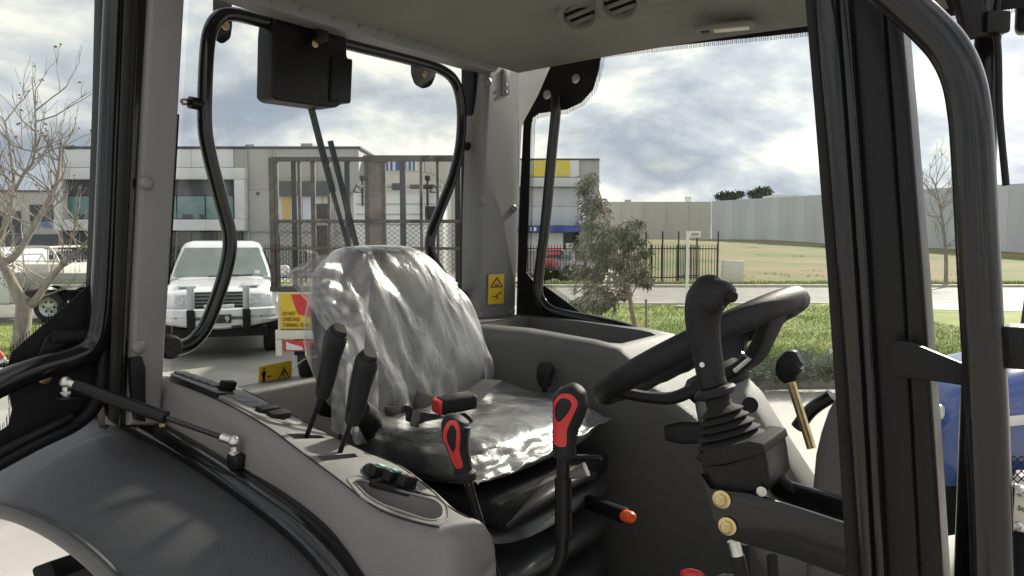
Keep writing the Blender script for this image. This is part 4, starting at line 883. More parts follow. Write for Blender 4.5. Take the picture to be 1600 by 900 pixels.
# sloping bank beyond the road
def bank(s, t):
    x = 4 + 116 * s; y = 33.5 + 66 * t; k = min(1, max(0, (y - 34.5) / 36)); e = min(1, max(0, (x - 5 - (y - 34) * .05) / 5))
    return Vector((x, y, -.15 + (.25 + 1.75 * k ** .8 + .12 * noise.noise(Vector((x * .15, y * .15, 0)))) * e))
b = MB(); b.grid(bank, 70, 50); struct(obj('grass_bank', b, 'dry_slope', None, 60))
# grass blades
def blades(name, n, reg, z, h, m, wid=.006, seed=1):
    rnd = random.Random(seed); b = MB(); vs = []; fs = []
    for i in range(n):
        x = rnd.uniform(reg[0], reg[1]); t = rnd.random(); y = reg[2] + (reg[3] - reg[2]) * t ** 1.5; hh = h * rnd.uniform(.4, 1.2) * (.6 + .8 * max(0, noise.noise(Vector((x * .9, y * .9, 3))) + .4)); a = rnd.uniform(0, 6.28); lx, ly = rnd.gauss(0, hh * .45), rnd.gauss(0, hh * .45); w = wid * rnd.uniform(.7, 1.5)
        o = len(vs); vs += [Vector((x - w * math.cos(a), y - w * math.sin(a), z)), Vector((x + w * math.cos(a), y + w * math.sin(a), z)), Vector((x + lx, y + ly, z + hh))]; fs.append((o, o + 1, o + 2))
    b.v = vs; b.f = fs; o = obj(name, b, m, None, 0); struct(o, 'stuff'); return o
g = blades('grass', 42000, (.95, 9.5, 11.95, 21.8), .095, .075, 'blade_green'); tag(g, 'short green lawn grass between garden bed and road', 'grass')
g = blades('grass', 9000, (-14, -8.0, 12.7, 17.0), .085, .075, 'blade_green', seed=4); tag(g, 'short green grass under the bare tree', 'grass')
g = blades('grass', 16000, (-3, 24, 31.5, 33.3), .095, .10, 'blade_green', .012, seed=5); tag(g, 'strip of green grass across the road before the fence', 'grass')

rnd = random.Random(12); b = MB()
for i in range(60):
    s_, t_ = rnd.random() ** 1.2 * .30, .02 + rnd.random() ** 1.3 * .7; c = bank(s_, t_)
    if c.x < 9.6 and c.y < 36: continue
    for j in range(46):
        p_ = c + Vector((rnd.gauss(0, .35), rnd.gauss(0, .35), 0)); a_ = rnd.uniform(0, 6.28); w_ = .02; h_ = rnd.uniform(.03, .10); o_ = len(b.v); b.v += [p_ + Vector((-w_ * math.cos(a_), -w_ * math.sin(a_), -.05)), p_ + Vector((w_ * math.cos(a_), w_ * math.sin(a_), -.05)), p_ + Vector((rnd.gauss(0, .06), rnd.gauss(0, .06), h_))]; b.f.append((o_, o_ + 1, o_ + 2))
g = obj('grass', b, 'blade_green', None, 0); struct(g, 'stuff'); tag(g, 'scattered weed tufts on the grassy bank below the long wall', 'grass')
# =================================================================== buildings
def pr(name, x0, y0, x1, y1, D, th, m, par, bev=.0, label=None):
    xm, ym = (x0 + x1) / 2, (y0 + y1) / 2; a = on_y(x0, ym, D).x; c = on_y(x1, ym, D).x; zt_ = on_y(xm, y0, D).z; zb = on_y(xm, y1, D).z
    b = MB(); b.box(((a + c) / 2, D + th / 2, (zt_ + zb) / 2), (c - a, th, zt_ - zb), None, bev); return obj(name, b, m, par, 30, label=label)
def panels(x0, y0, x1, y1, nx, ny, D, th, m, par, g=.6):
    for i in range(nx):
        for j in range(ny):
            a = x0 + (x1 - x0) * i / nx; c = x0 + (x1 - x0) * (i + 1) / nx; e = y0 + (y1 - y0) * j / ny; f = y0 + (y1 - y0) * (j + 1) / ny
            pr('wall_panel', a + g / 2, e + g / 2, c - g / 2, f - g / 2, D, th, m, par, .01)
def glazing(x0, y0, x1, y1, n, D, m, par, fr='frame_dark'):
    w = (x1 - x0) / n
    for i in range(n):
        o = pr('window', x0 + w * i + .3, y0, x0 + w * (i + 1) - .3, y1, D + .06, .05, fr, par)
        q = pr('pane', x0 + w * i + 1.0, y0 + .7, x0 + w * (i + 1) - 1.0, y1 - .7, D + .03, .03, m, o)
D = 46.0
A = thing('office_building', (on_y(330, 372, D).x, D, 0), 'two storey white and grey office with framed green upper windows behind the car', 'building')
pr('wall', 95, 232, 562, 431, D + .6, 11, 'grey_render', A)
pr('parapet_cap', 94, 228.5, 563, 232, D + .4, 11.3, 'dark_band', A)
panels(99, 232.5, 365, 262, 4, 1, D + .45, .14, 'white_panel', A)
panels(366, 232.5, 561, 362, 3, 2, D + .45, .14, 'grey_render', A, .35)
pr('window_surround', 83, 262.3, 382, 280, D - .2, .62, 'white_panel', A, .03); pr('window_surround', 83, 343, 382, 360.5, D - .2, .62, 'white_panel', A, .03)
pr('window_surround', 366, 280.2, 382, 342.8, D - .2, .62, 'white_panel', A, .03); pr('window_surround', 83, 280.2, 97, 342.8, D - .2, .62, 'white_panel', A, .03)
for k in range(5): pr('surround_panel', 84 + k * 59.5, 344.5, 142.5 + k * 59.5, 359, D - .23, .03, 'white_panel', A)
pr('blind_band', 98, 280.4, 365.5, 305.5, D + .38, .2, 'dark_band', A)
glazing(98, 306, 365.5, 342.5, 6, D + .35, 'teal_glazing', A)
for x, w in ((285, 16), (312, 10), (345, 14), (120, 12)): pr('desk', x, 335, x + w, 342, D + .33, .02, 'dark_band', A)
pr('ground_floor_shade', 98, 361, 365, 428, D + .55, .1, 'interior_dark', A); glazing(100, 362, 380, 428, 7, D + .42, 'dark_glazing', A)  # flat dark panel on the wall stands in for the shaded inside
pr('awning', 428, 283, 516, 305.5, D + .1, .5, 'dark_band', A); glazing(428, 306, 516, 345, 1, D + .40, 'blind_white', A)
for x0, x1, m in ((441, 453, 'blind_yellow'), (465, 472, 'blind_white'), (473, 486, 'blind_white'), (502, 505.5, 'blind_yellow')): pr('blind', x0, 307, x1, 344, D + .36, .04, m, A)
pr('roof_vent', 383, 225.5, 397, 229, D + 2, .6, 'galvanised', A)
for x in (386, 424, 520): pr('downpipe', x, 233, x + 2.2, 428, D + .32, .12, 'galvanised', A)
for x0, x1, y0 in ((150, 175, 222.5), (470, 488, 224), (205, 212, 225)): pr('roof_unit', x0, y0, x1, 229, D + 5, 1.2, 'galvanised', A)
pr('wall_lamp', 400, 300, 404, 304, D + .3, .15, 'frame_dark', A); pr('wall_lamp', 545, 300, 549, 304, D + .3, .15, 'frame_dark', A)
Bd = thing('low_annexe', (on_y(30, 372, 50).x, 50, 0), 'low beige annexe with dark windows behind the bare tree', 'building')
pr('wall', -420, 299, 93, 425, 50, 10, 'beige_wall', Bd); pr('parapet_cap', -422, 297, 94, 299.5, 49.9, 10.2, 'dark_band', Bd)
for x0, y0, x1, y1 in ((-120, 330, -60, 364), (-30, 330, 34, 364), (46, 320, 87, 346)): glazing(x0, y0, x1, y1, 2, 49.85, 'dark_glazing', Bd)
pr('sign_board', 50, 346.5, 57, 354, 49.8, .1, 'blue_sign', Bd); pr('sign_board', 64, 346, 88, 354, 49.8, .1, 'car_blue', Bd)
pr('door_strip', -100, 366, 90, 400, 49.9, .05, 'dark_band', Bd)
D = 48.0
Bb = thing('warehouse', (on_y(655, 372, D).x, D, 0), 'pale warehouse with blue lettered sign seen through the ramps', 'building')
pr('wall', 563, 245, 765, 426, D, 14, 'grey_render', Bb); pr('parapet_cap', 562, 242.5, 766, 245, D - .1, 14.2, 'dark_band', Bb)
panels(564, 245.5, 764, 425, 4, 1, D - .12, .1, 'beige_wall', Bb)
sg = pr('sign_panel', 597, 250, 652, 268, D - .2, .06, 'white_panel', Bb)
for x0, x1 in ((600.5, 606), (610, 613), (618, 626), (629, 635), (638.5, 642), (645, 648)): pr('sign_letter', x0, 251, x1, 267, D - .24, .04, 'blue_sign', sg)
Bc = thing('corner_shop', (on_y(870, 372, D).x, D, 0), 'white and grey showroom with yellow sign and blue awning', 'building')
pr('wall', 766, 250, 936, 426, D + .3, 14, 'grey_render', Bc); pr('parapet_cap', 765, 247.5, 937, 250, D + .2, 14.2, 'dark_band', Bc)
panels(767, 250.3, 905, 277, 2, 1, D + .1, .18, 'white_panel', Bc); pr('fascia', 767, 277.5, 917, 291.5, D - .3, .55, 'pale_blue_wall', Bc, .03)
panels(823, 293, 904, 352.5, 1, 2, D + .18, .1, 'pale_blue_wall', Bc, .4); pr('door_jamb', 905, 292, 917, 353, D - .3, .55, 'white_panel', Bc, .02)
pr('upper_glazing', 767, 293, 822, 352, D + .2, .08, 'teal_glazing', Bc)
aw = pr('awning', 767, 353.5, 917, 362, D - .9, 1.1, 'blue_sign', Bc); pr('awning_letter', 828, 355, 831, 361, D - .93, .02, 'sign_white', aw); pr('awning_letter', 834, 355, 838, 361, D - .93, .02, 'sign_white', aw)
panels(823, 363.5, 880, 392, 2, 1, D + .15, .1, 'white_panel', Bc, .3); pr('doorway', 881, 363, 905, 420, D + .2, .08, 'interior_dark', Bc); pr('notice_board', 884, 380, 896, 388, D + .1, .05, 'sign_white', Bc)
ys = pr('yellow_sign_board', 822, 251, 890, 275.5, D + .02, .07, 'yellow_sign', Bc); ul = on_y(828, 264, D); 
pr('logo_patch', 823, 252, 832.5, 273, D - .01, .02, 'blind_white', ys)
kx = D / 1200
for s_, px, py, w, h in (('Hi', 836, 262, 10, 5), ('k &', 865, 262, 13, 5), ('kens', 864, 270.5, 20, 4.5)): text('sign_lettering', s_, on_y(px, py, D - .01), Vector((1, 0, 0)), Z, h * kx, 'sign_white', ys, .01, width=w * kx)
# long walls on the bank
W1 = thing('boundary_wall', (on_y(1020, 372, 76).x, 76, 1.2), 'long beige concrete panel wall standing behind the street tree', 'wall')
for i in range(6):
    a, c = 900 + i * 35.2, 900 + (i + 1) * 35.2; pr('wall_panel', a + .15, 315.2, c - .15, 392, 76, .25, 'beige_wall', W1)
pr('wall_vent', 1072, 307, 1080, 315, 78, .5, 'white_panel', W1); pr('wall_vent', 977, 312, 986, 315.3, 78, .5, 'galvanised', W1)
P0, P1 = Vector((19.75, 75.9)), Vector((26.8, 63.8)); dn = (P1 - P0).normalized()
W2 = thing('boundary_wall', (P0.x, P0.y, 1.0), 'pale blue grey concrete panel wall running towards the camera on the bank', 'wall')
for i in range(12):
    a = P0 + dn * (i * 2.75 + .03); c = P0 + dn * ((i + 1) * 2.75 - .03); b = MB(); b.bar(Vector((a.x, a.y, 3.2)), Vector((c.x, c.y, 3.2)), .25, 4.85 + .0 * i); obj('wall_panel', b, 'pale_blue_wall', W2, 30)
b = MB(); b.box((29.2, 84, 6.1), (2.6, 4, 1.0)); obj('roof_edge', b, 'white_panel', W2, 30)

# =================================================================== fences
def fence(x0, x1, y, h, lab, talls=(), x2=None):
    t = thing('picket_fence', ((x0 + x1) / 2, y, .05), lab, 'fence', 'black picket fences across the road'); pk_ = MB(); n = int((x1 - x0) / .13)
    for i in range(n + 1):
        x = x0 + (x1 - x0) * i / n; pk_.box((x, y, .05 + h / 2), (.026, .026, h)); 
    pk_.f = pk_.f; o = obj('pickets', pk_, 'fence_black', t, 0); o['kind'] = 'stuff'
    for z in (.25, h - .12): b = MB(); b.box(((x0 + x1) / 2, y + .03, z), (x1 - x0, .03, .045)); obj('rail', b, 'fence_black', t, 0)
    k = int((x1 - x0) / 2.4)
    for i in range(k + 1): b = MB(); b.box((x0 + (x1 - x0) * i / k, y + .05, .05 + h * .51), (.065, .065, h * 1.02)); obj('post', b, 'fence_black', t, 0)
    for x in talls: b = MB(); b.box((x, y + .09, 1.15), (.06, .06, 2.3)); obj('tall_post', b, 'fence_black', t, 0)
fence(.3, 9.1, 34.0, 1.65, 'black steel picket fence behind the street tree', [on_y(p, 372, 34).x for p in (1010, 1036, 1061, 1090, 1123)])
fence(-22, -4, 34.0, 1.65, 'black steel picket fence behind the parked pickup')
t = thing('picket_gate', (7.9, 34.5, .05), 'dense black gate leaf standing open at the fence end', 'gate'); b = MB()
for i in range(14): b.box((7.35 + i * .085, 34.2 + i * .05, .9), (.03, .03, 1.6))
o = obj('pickets', b, 'fence_black', t, 0); o['kind'] = 'stuff'; b = MB(); b.bar((7.3, 34.2, .3), (8.5, 34.9, .3), .03, .05); obj('rail', b, 'fence_black', t, 0); b = MB(); b.bar((7.3, 34.2, 1.55), (8.5, 34.9, 1.55), .03, .05); obj('rail', b, 'fence_black', t, 0)

# =================================================================== vehicles
class Veh:
    def __init__(s, name, loc, rz, label, cat, group=None):
        s.t = thing(name, loc, label, cat, group); s.o = Vector(loc); s.m = Matrix.Rotation(rz, 3, 'Z')
    def g(s, x, y, z): return s.o + s.m @ Vector((x, y, z))
    def part(s, name, mb, m, par=None, **k): return obj(name, mb, m, par or s.t, **k)
    def box(s, name, c, size, m, par=None, bev=.0, **k): b = MB(); b.box(s.g(*c), size, s.m, bev, 2); return s.part(name, b, m, par, **k)
    def tube(s, name, pts, r, m, par=None, sm=5, seg=10): b = MB(); p = [s.g(*q) for q in pts]; b.tube(cr(p, sm) if sm else p, r, seg); return s.part(name, b, m, par)
    def wheel(s, x, y, r, w, sgn, rim='alloy'):
        ax = s.m @ Vector((sgn, 0, 0)); c = s.g(x, y, r); b = MB(); b.lathe([(r * .62, -w / 2), (r * .9, -w / 2), (r, -w * .36), (r, w * .36), (r * .9, w / 2), (r * .64, w / 2), (r * .6, w * .3)], c, ax, 28); o = s.part('wheel', b, 'tyre_rubber')
        b = MB(); b.lathe([(r * .63, w * .2), (r * .62, w * .44), (r * .5, w * .30), (r * .2, w * .36), (.0, w * .38)], c, ax, 24); s.part('rim', b, rim, o)
        for k in range(5):
            a = 2 * math.pi * k / 5; d = s.m @ Vector((0, math.cos(a), math.sin(a))); b = MB(); b.bar(c + ax * w * .36 + d * r * .36, c + ax * w * .36 + d * r * .52, .05, .03, ax); s.part('rim_slot', b, 'tyre_rubber', o)
def body_rings(v, st, n=5, seg=40):
    return MB().loft([[v.g(hw * se(2 * math.pi * k / seg, n)[0], y, (zb + zt_) / 2 + (zt_ - zb) / 2 * se(2 * math.pi * k / seg, n)[1]) for k in range(seg)] for y, hw, zb, zt_ in st])
def house_rings(v, st, n=7, seg=48):
    return MB().loft([[v.g(hw * se(2 * math.pi * k / seg, n)[0], (y0 + y1) / 2 + (y1 - y0) / 2 * se(2 * math.pi * k / seg, n)[1], z) for k in range(seg)] for z, y0, y1, hw in st])
# --- white off-road wagon facing the camera
w = Veh('off_road_wagon', (-4.80, 12.55, 0), R(19), 'white off-road wagon with heavy bull bar parked facing the cab', 'car')
bd = w.part('body', body_rings(w, [(.06, .78, .72, 1.04), (.10, .86, .66, 1.10), (.22, .92, .60, 1.15), (.5, .95, .55, 1.19), (1.0, .965, .52, 1.25), (1.4, .97, .5, 1.30), (1.8, .97, .48, 1.31), (4.4, .97, .5, 1.31), (4.8, .93, .6, 1.25)], 4.5), 'car_white', smooth=50)
HZ = [(1.27, 1.30, 4.78, .90), (1.45, 1.58, 4.76, .865), (1.65, 1.88, 4.72, .80), (1.82, 2.14, 4.66, .74), (1.90, 2.36, 4.58, .69), (1.945, 2.70, 4.40, .58)]
w.part('cabin', house_rings(w, HZ), 'car_white', smooth=50)
def hz(z, i): return lerpl([h[0] for h in HZ], [h[i] for h in HZ], z)
def scr(s, t):
    z = 1.32 + .50 * t; x = (2 * s - 1) * (hz(z, 3) - .085); return w.g(x, hz(z, 1) - .014 + .05 * (2 * s - 1) ** 4 * 1.0, z)
b = MB(); b.grid(scr, 16, 8); w.part('windscreen', b, 'screen_glazing', smooth=60)
for s_ in (-1, 1):
    b = MB(); b.grid(lambda a, t: w.g(s_ * (hz(1.34 + .44 * t, 3) + .006), hz(1.34 + .44 * t, 1) + .35 + (4.3 - hz(1.34 + .44 * t, 1) - .35) * a, 1.34 + .44 * t), 8, 4); w.part('side_glass', b, 'dark_glazing', smooth=60)
    b = MB(); ball(b, w.g(s_ * 1.08, 1.55, 1.40), .12, .07, .10, n=3); w.part('door_mirror', b, 'car_white', smooth=60)
    b = MB(); b.grid(lambda a, t: w.g(s_ * (.47 + .43 * a), .055 + .13 * a ** 2, .88 + (.20 - .02 * a) * t), 10, 6); hl = w.part('headlight', b, 'lamp_clear', smooth=60)
    for q in (.6, .76): b = MB(); b.lathe([(.065, 0), (.07, .012), (.05, .006), (.0, .0)], w.g(s_ * q, .04 + .13 * ((q - .47) / .43) ** 2, .985), w.m @ Vector((0, -1, 0)), 18); w.part('reflector', b, 'lamp_clear', hl)
    w.tube('wiper', [(s_ * .12 - .1, 1.30, 1.315), (s_ * .12 + .42, 1.34, 1.335)], .012, 'frame_dark', sm=0)
    w.wheel(s_ * .83, .95, .40, .27, s_); w.wheel(s_ * .83, 3.85, .40, .27, s_)
    w.box('hood_bulge', (s_ * .5, .75, 1.20), (.30, .85, .035), 'car_white', bev=.016)
    w.box('bar_upright', (s_ * .42, -.22, .93), (.11, .05, .60), 'car_silver', bev=.02); w.box('upright_pad', (s_ * .42, -.26, .68), (.125, .05, .34), 'matt_black', bev=.015)
    w.part('fog_light', MB().lathe([(.06, 0), (.06, .015), (.045, .02), (.0, .012)], w.g(s_ * .64, -.15, .77), w.m @ Vector((0, -1, 0)), 20), 'frame_dark')
    w.box('indicator', (s_ * .88, -.02, .82), (.13, .02, .035), 'lamp_red', bev=.006)
gr_ = w.box('grille', (0, .04, .99), (.84, .06, .26), 'frame_dark', bev=.02)
for k in range(4): w.box('grille_bar', (0, .005, .90 + k * .058), (.80, .02, .012), 'galvanised', gr_)
w.box('light_bar', (0, -.12, .895), (.46, .06, .06), 'lamp_clear', bev=.01)
# bull bar as one swept channel
bbp = [(-1.0, .22), (-.93, .04), (-.75, -.10), (-.5, -.17), (0, -.19), (.5, -.17), (.75, -.10), (.93, .04), (1.0, .22)]
b = MB(); rings = []
for x, y in [(p.x, p.y) for p in cr([Vector((a, c, 0)) for a, c in bbp], 4)]:
    lo = .52 + .13 * (abs(x) / 1.0) ** 1.6; rings.append([w.g(x, y + dy_, z) for dy_, z in ((-.02, .86), (-.055, .845), (-.055, .74), (-.02, .72), (-.02, .69), (-.055, .67), (-.03, lo + .03), (.03, lo), (.10, lo + .02), (.10, .86))])
b.loft(rings); bb = w.part('bull_bar', b, 'car_white', smooth=30)
w.box('bar_slot', (0, -.238, .705), (.74, .01, .022), 'frame_dark', bb); w.box('bar_recess', (-.26, -.20, .565), (.16, .05, .05), 'frame_dark', bb, .01); w.box('bar_recess', (.26, -.20, .565), (.16, .05, .05), 'frame_dark', bb, .01)
npl = w.box('number_plate', (0, -.262, .70), (.37, .012, .14), 'frame_dark', bev=.003); text('plate_number', '9', w.g(.09, -.270, .645), w.m @ Vector((1, 0, 0)), Z, .10, 'sign_white', npl, .002)
w.box('under_tray', (0, .5, .45), (1.5, 1.2, .12), 'matt_black'); w.box('chassis', (0, 2.4, .48), (1.3, 4.0, .16), 'matt_black')
w.box('rego_label', (.62, 1.33, 1.39), (.09, .005, .06), 'sign_white')
# --- small parked cars behind the fence
def small_car(loc, rz, m, label):
    c = Veh('parked_car', loc, rz, label, 'car', 'cars parked behind the fence')
    c.part('body', body_rings(c, [(.0, .65, .4, .72), (.12, .78, .32, .80), (.5, .84, .28, .88), (1.2, .86, .26, .95), (3.6, .86, .28, .98), (4.1, .80, .35, .95), (4.2, .70, .45, .85)], 4.5), m, smooth=50)
    c.part('cabin', house_rings(c, [(.92, 1.0, 4.0, .80), (1.2, 1.5, 3.85, .72), (1.42, 1.95, 3.5, .62), (1.46, 2.2, 3.2, .52)], 5), m, smooth=50)
    for s_ in (-1, 1):
        b = MB(); b.grid(lambda a, t: c.g(s_ * (.80 - .16 * t + .012), 1.35 + .45 * t + (2.3 - .7 * t) * a, .98 + .36 * t), 6, 3); c.part('side_glass', b, 'dark_glazing')
        c.wheel(s_ * .74, .85, .31, .2, s_); c.wheel(s_ * .74, 3.35, .31, .2, s_); c.box('tail_light', (s_ * .68, 4.12, .82), (.2, .12, .12), 'lamp_red', bev=.02)
        c.box('headlight', (s_ * .6, .1, .66), (.24, .1, .1), 'lamp_clear', bev=.02)
    for y0, y1, z0, z1, hw in ((1.06, 1.86, .97, 1.37, .62), (4.02, 3.6, .97, 1.36, .60)):
        b = MB(); b.add([c.g(-hw - .05, y0 - (.03 if y0 < 2 else -.03), z0), c.g(hw + .05, y0 - (.03 if y0 < 2 else -.03), z0), c.g(hw - .06, y1 - (.03 if y0 < 2 else -.03), z1), c.g(-hw + .06, y1 - (.03 if y0 < 2 else -.03), z1)], [(0, 1, 2, 3)]); c.part('windscreen' if y0 < 2 else 'rear_glass', b, 'dark_glazing')
small_car((on_y(868, 372, 41).x + .5, 41, 0), R(180 + 12), 'car_silver', 'silver parked car beneath the blue awning')
small_car((on_y(92, 372, 38).x + 2, 38, 0), R(78), 'car_white', 'white parked car right of the red car behind the pickup')
small_car((on_y(40, 372, 40).x + 2.2, 40.5, 0), R(85), 'car_red', 'small red parked car behind the bare tree')
small_car((on_y(-40, 372, 39).x + 2, 38, 0), R(88), 'car_white', 'white parked car furthest from the office behind the fence')
small_car((on_y(115, 372, 43).x + 1.2, 42.5, 0), R(80), 'car_blue', 'pale blue parked car nearest the office windows')
small_car((on_y(845, 372, 44).x + .5, 44.5, 0), R(180), 'car_red', 'red parked car close to the showroom door')
# --- tray back pickup seen from the side
u = Veh('pickup_truck', (on_y(-62, 372, 18).x, 18.0, .012), 0, 'silver white tray back pickup parked behind the bare tree', 'pickup')
def side(pts, x0, x1): return [(x, z) for x, z in pts]
b = MB(); b.prism([u.g(x, 0, z) for x, z in rpoly([(-2.6, .42), (-2.62, .85), (-2.45, .98), (-1.35, 1.12), (-.75, 1.70), (-.55, 1.77), (.72, 1.77), (.98, 1.70), (1.08, 1.15), (1.10, .42)], .08)], Vector((0, 1.75, 0)), .06, 3, True); ub = u.part('cab', b, 'car_white', smooth=50)
for x0, x1 in ((-.95, -.06), (.02, .82)):
    b = MB(); q = rpoly([(x0 + (.42 if x0 < -.5 else 0), 1.64), (x1, 1.64), (x1 + (.04 if x1 > .5 else 0), 1.17), (x0, 1.17)], .05); b.prism([u.g(x, -.006, z) for x, z in q], Vector((0, .012, 0))); u.part('side_glass', b, 'dark_glazing', smooth=0)
u.box('door_seam', (-.02, -.004, .85), (.012, .006, .75), 'frame_dark'); u.box('door_handle', (.70, -.02, 1.02), (.14, .03, .03), 'car_white', bev=.01); u.box('side_step', (-.5, -.05, .42), (1.9, .14, .05), 'matt_black', bev=.015); u.box('body_moulding', (-.4, -.012, .70), (2.2, .02, .04), 'galvanised')
ty = u.box('tray', (2.30, .87, .93), (2.28, 1.80, .06), 'galvanised', bev=.01); u.box('tray_side', (2.30, -.02, 1.05), (2.28, .03, .24), 'galvanised', ty, .006); u.box('tray_side', (2.30, 1.76, 1.05), (2.28, .03, .24), 'galvanised', ty, .006); u.box('tray_tail', (3.43, .87, 1.05), (.03, 1.75, .24), 'galvanised', ty, .006)
for z in (.97, 1.05, 1.13): u.box('tray_ridge', (2.30, -.038, z), (2.26, .012, .012), 'galvanised', ty)
for yy in (.05, 1.70):
    u.tube('ladder_rack', [(1.18, yy, .95), (1.18, yy, 1.60), (1.24, yy, 1.74), (1.34, yy, 1.78), (1.95, yy, 1.78), (2.1, yy, 1.72), (2.2, yy, 1.55), (2.28, yy, 1.36), (2.28, yy, 1.18)], .028, 'cream_paint', sm=3)
for x, z in ((1.42, 1.77), (2.0, 1.74)): u.tube('rack_post', [(x, .05, z), (x, .05, 1.2)], .02, 'cream_paint', sm=0)
u.tube('rack_rail', [(1.2, .05, 1.45), (2.22, .05, 1.45)], .016, 'cream_paint', sm=0); u.tube('rack_rail', [(1.18, .05, 1.75), (1.18, 1.7, 1.75)], .022, 'cream_paint', sm=0); u.tube('rack_rail', [(1.95, .05, 1.775), (1.95, 1.7, 1.775)], .022, 'cream_paint', sm=0)
u.box('load_box', (1.75, .9, 1.24), (.95, 1.2, .26), 'cream_paint', bev=.02)
for x in (-1.75, 1.98):
    for yy, s_ in ((.12, 1), (1.62, -1)):
        c = u.g(x, yy, .37); b = MB(); b.lathe([(.23, -.12), (.34, -.12), (.37, -.08), (.37, .08), (.34, .12), (.24, .12), (.22, .06)], c, Vector((0, -s_, 0)), 30); wo_ = u.part('wheel', b, 'tyre_rubber'); b = MB(); b.lathe([(.235, .04), (.23, .10), (.18, .07), (.07, .085), (.0, .09)], c, Vector((0, -s_, 0)), 24); u.part('rim', b, 'alloy', wo_)
        for k in range(6):
            a = k * math.pi / 3; b = MB(); b.lathe([(.03, .076), (.03, .088)], c + Vector((.125 * math.cos(a), 0, .125 * math.sin(a))), Vector((0, -s_, 0)), 10); u.part('rim_hole', b, 'frame_dark', wo_)
b = MB(); b.grid(lambda s_, t: u.g(1.98 + .46 * math.cos(math.pi * (.08 + .84 * s_)), -.01 + .3 * t, .40 + .46 * math.sin(math.pi * (.08 + .84 * s_))), 14, 2); u.part('mud_guard', b, 'matt_black', smooth=60)
u.box('chassis', (1.2, .87, .62), (4.4, .7, .16), 'matt_black'); u.tube('tray_brace', [(1.55, .02, .88), (1.30, .02, .55)], .02, 'galvanised', sm=0)

# --- flatbed truck with raised ramps
hd = Vector((-.123, .992, 0)); hl_ = Vector((.992, .123, 0))
tk = Veh('flatbed_truck', (-1.50, 8.95, 0), math.atan2(.123, .992), 'cream flatbed truck with raised mesh loading ramps standing behind the seat', 'truck')
TD = 8.9
def tb(name, x0, y0, x1, y1, th, m, par=None, dD=0, bev=.004): return pr(name, x0, y0, x1, y1, TD + dD, th, m, par or tk.t, bev)
rampf = tb('ramp_frame', 421, 246, 429, 456, .06, 'rusty_steel')
for x0, x1, m in ((430.5, 435, 'rusty_steel'), (456, 463, 'fence_black'), (466, 470.5, 'rusty_steel'), (486, 493, 'rusty_steel'), (512, 516, 'rusty_steel'), (539, 547.5, 'fence_black'), (570, 575, 'rusty_steel'), (598, 603, 'rusty_steel'), (625, 634, 'fence_black'), (656, 660.5, 'rusty_steel'), (682, 686, 'rusty_steel'), (711, 720, 'fence_black'), (741, 748, 'rusty_steel')): tb('ramp_bar', x0, 252.5, x1, 447.5, .05, m, rampf, .003)
tb('ramp_plate', 575.2, 252.7, 597.8, 447, .02, 'brown_steel', rampf, .02)
for y0, y1 in ((245, 252), (343, 348.5), (386, 390.5), (447.8, 456)): tb('ramp_rail', 421.5, y0, 748, y1, .055, 'rusty_steel', rampf, -.004)
mesh = MB(); ny, nx = 26, 66
x0, x1 = on_y(430, 400, TD).x, on_y(746, 400, TD).x; z1_, z0_ = on_y(600, 349, TD).z, on_y(600, 447, TD).z
for j in range(ny):
    za, zb = z0_ + (z1_ - z0_) * j / ny, z0_ + (z1_ - z0_) * (j + 1) / ny
    for i in range(nx):
        xa, xb = x0 + (x1 - x0) * i / nx, x0 + (x1 - x0) * (i + 1) / nx
        up_ = (i + j) % 2; mesh.tube([Vector((xa, TD + .03, za if up_ else zb)), Vector((xb, TD + .03, zb if up_ else za))], .0028, 3, cap=False)
o = obj('ramp_mesh', mesh, 'rusty_steel', rampf, 0); o['kind'] = 'stuff'
tb('equipment_box', 491, 318, 512, 342, .3, 'frame_dark', None, .5); tb('equipment_box', 491, 352, 512, 400, .3, 'frame_dark', None, .5); tb('equipment_box', 664, 322, 684, 344, .3, 'frame_dark', None, .6)
tk.tube('beacon_pole', [(-1.28, .25, 1.2), (-1.28, .25, 2.68)], .03, 'sign_white', sm=0); tk.box('beacon_cap', (-1.28, .25, 2.78), (.08, .08, .10), 'frame_dark', bev=.01)
tk.box('deck', (0, 3.8, 1.19), (2.45, 7.4, .12), 'brown_steel', bev=.01); tk.box('side_rail', (-1.22, 3.8, 1.18), (.06, 7.4, .16), 'cream_paint'); tk.box('side_rail', (1.22, 3.8, 1.18), (.06, 7.4, .16), 'cream_paint')
for s_ in (-1, 1): tk.box('chassis_rail', (s_ * .42, 4.6, .95), (.1, 9, .26), 'matt_black')
tb('tail_frame', 432, 456.5, 760, 460, .06, 'cream_paint', None, -.01); tb('tail_rail', 430, 516, 760, 530, .12, 'cream_paint', None, -.01); tb('tail_bracket', 430.5, 530.3, 441, 556, .08, 'cream_paint', None, 0); tb('tail_bracket', 434, 460.3, 438, 515.7, .05, 'cream_paint', None, 0)
tb('tail_backing', 438, 460.3, 755, 515.7, .05, 'cream_paint', None, .05)
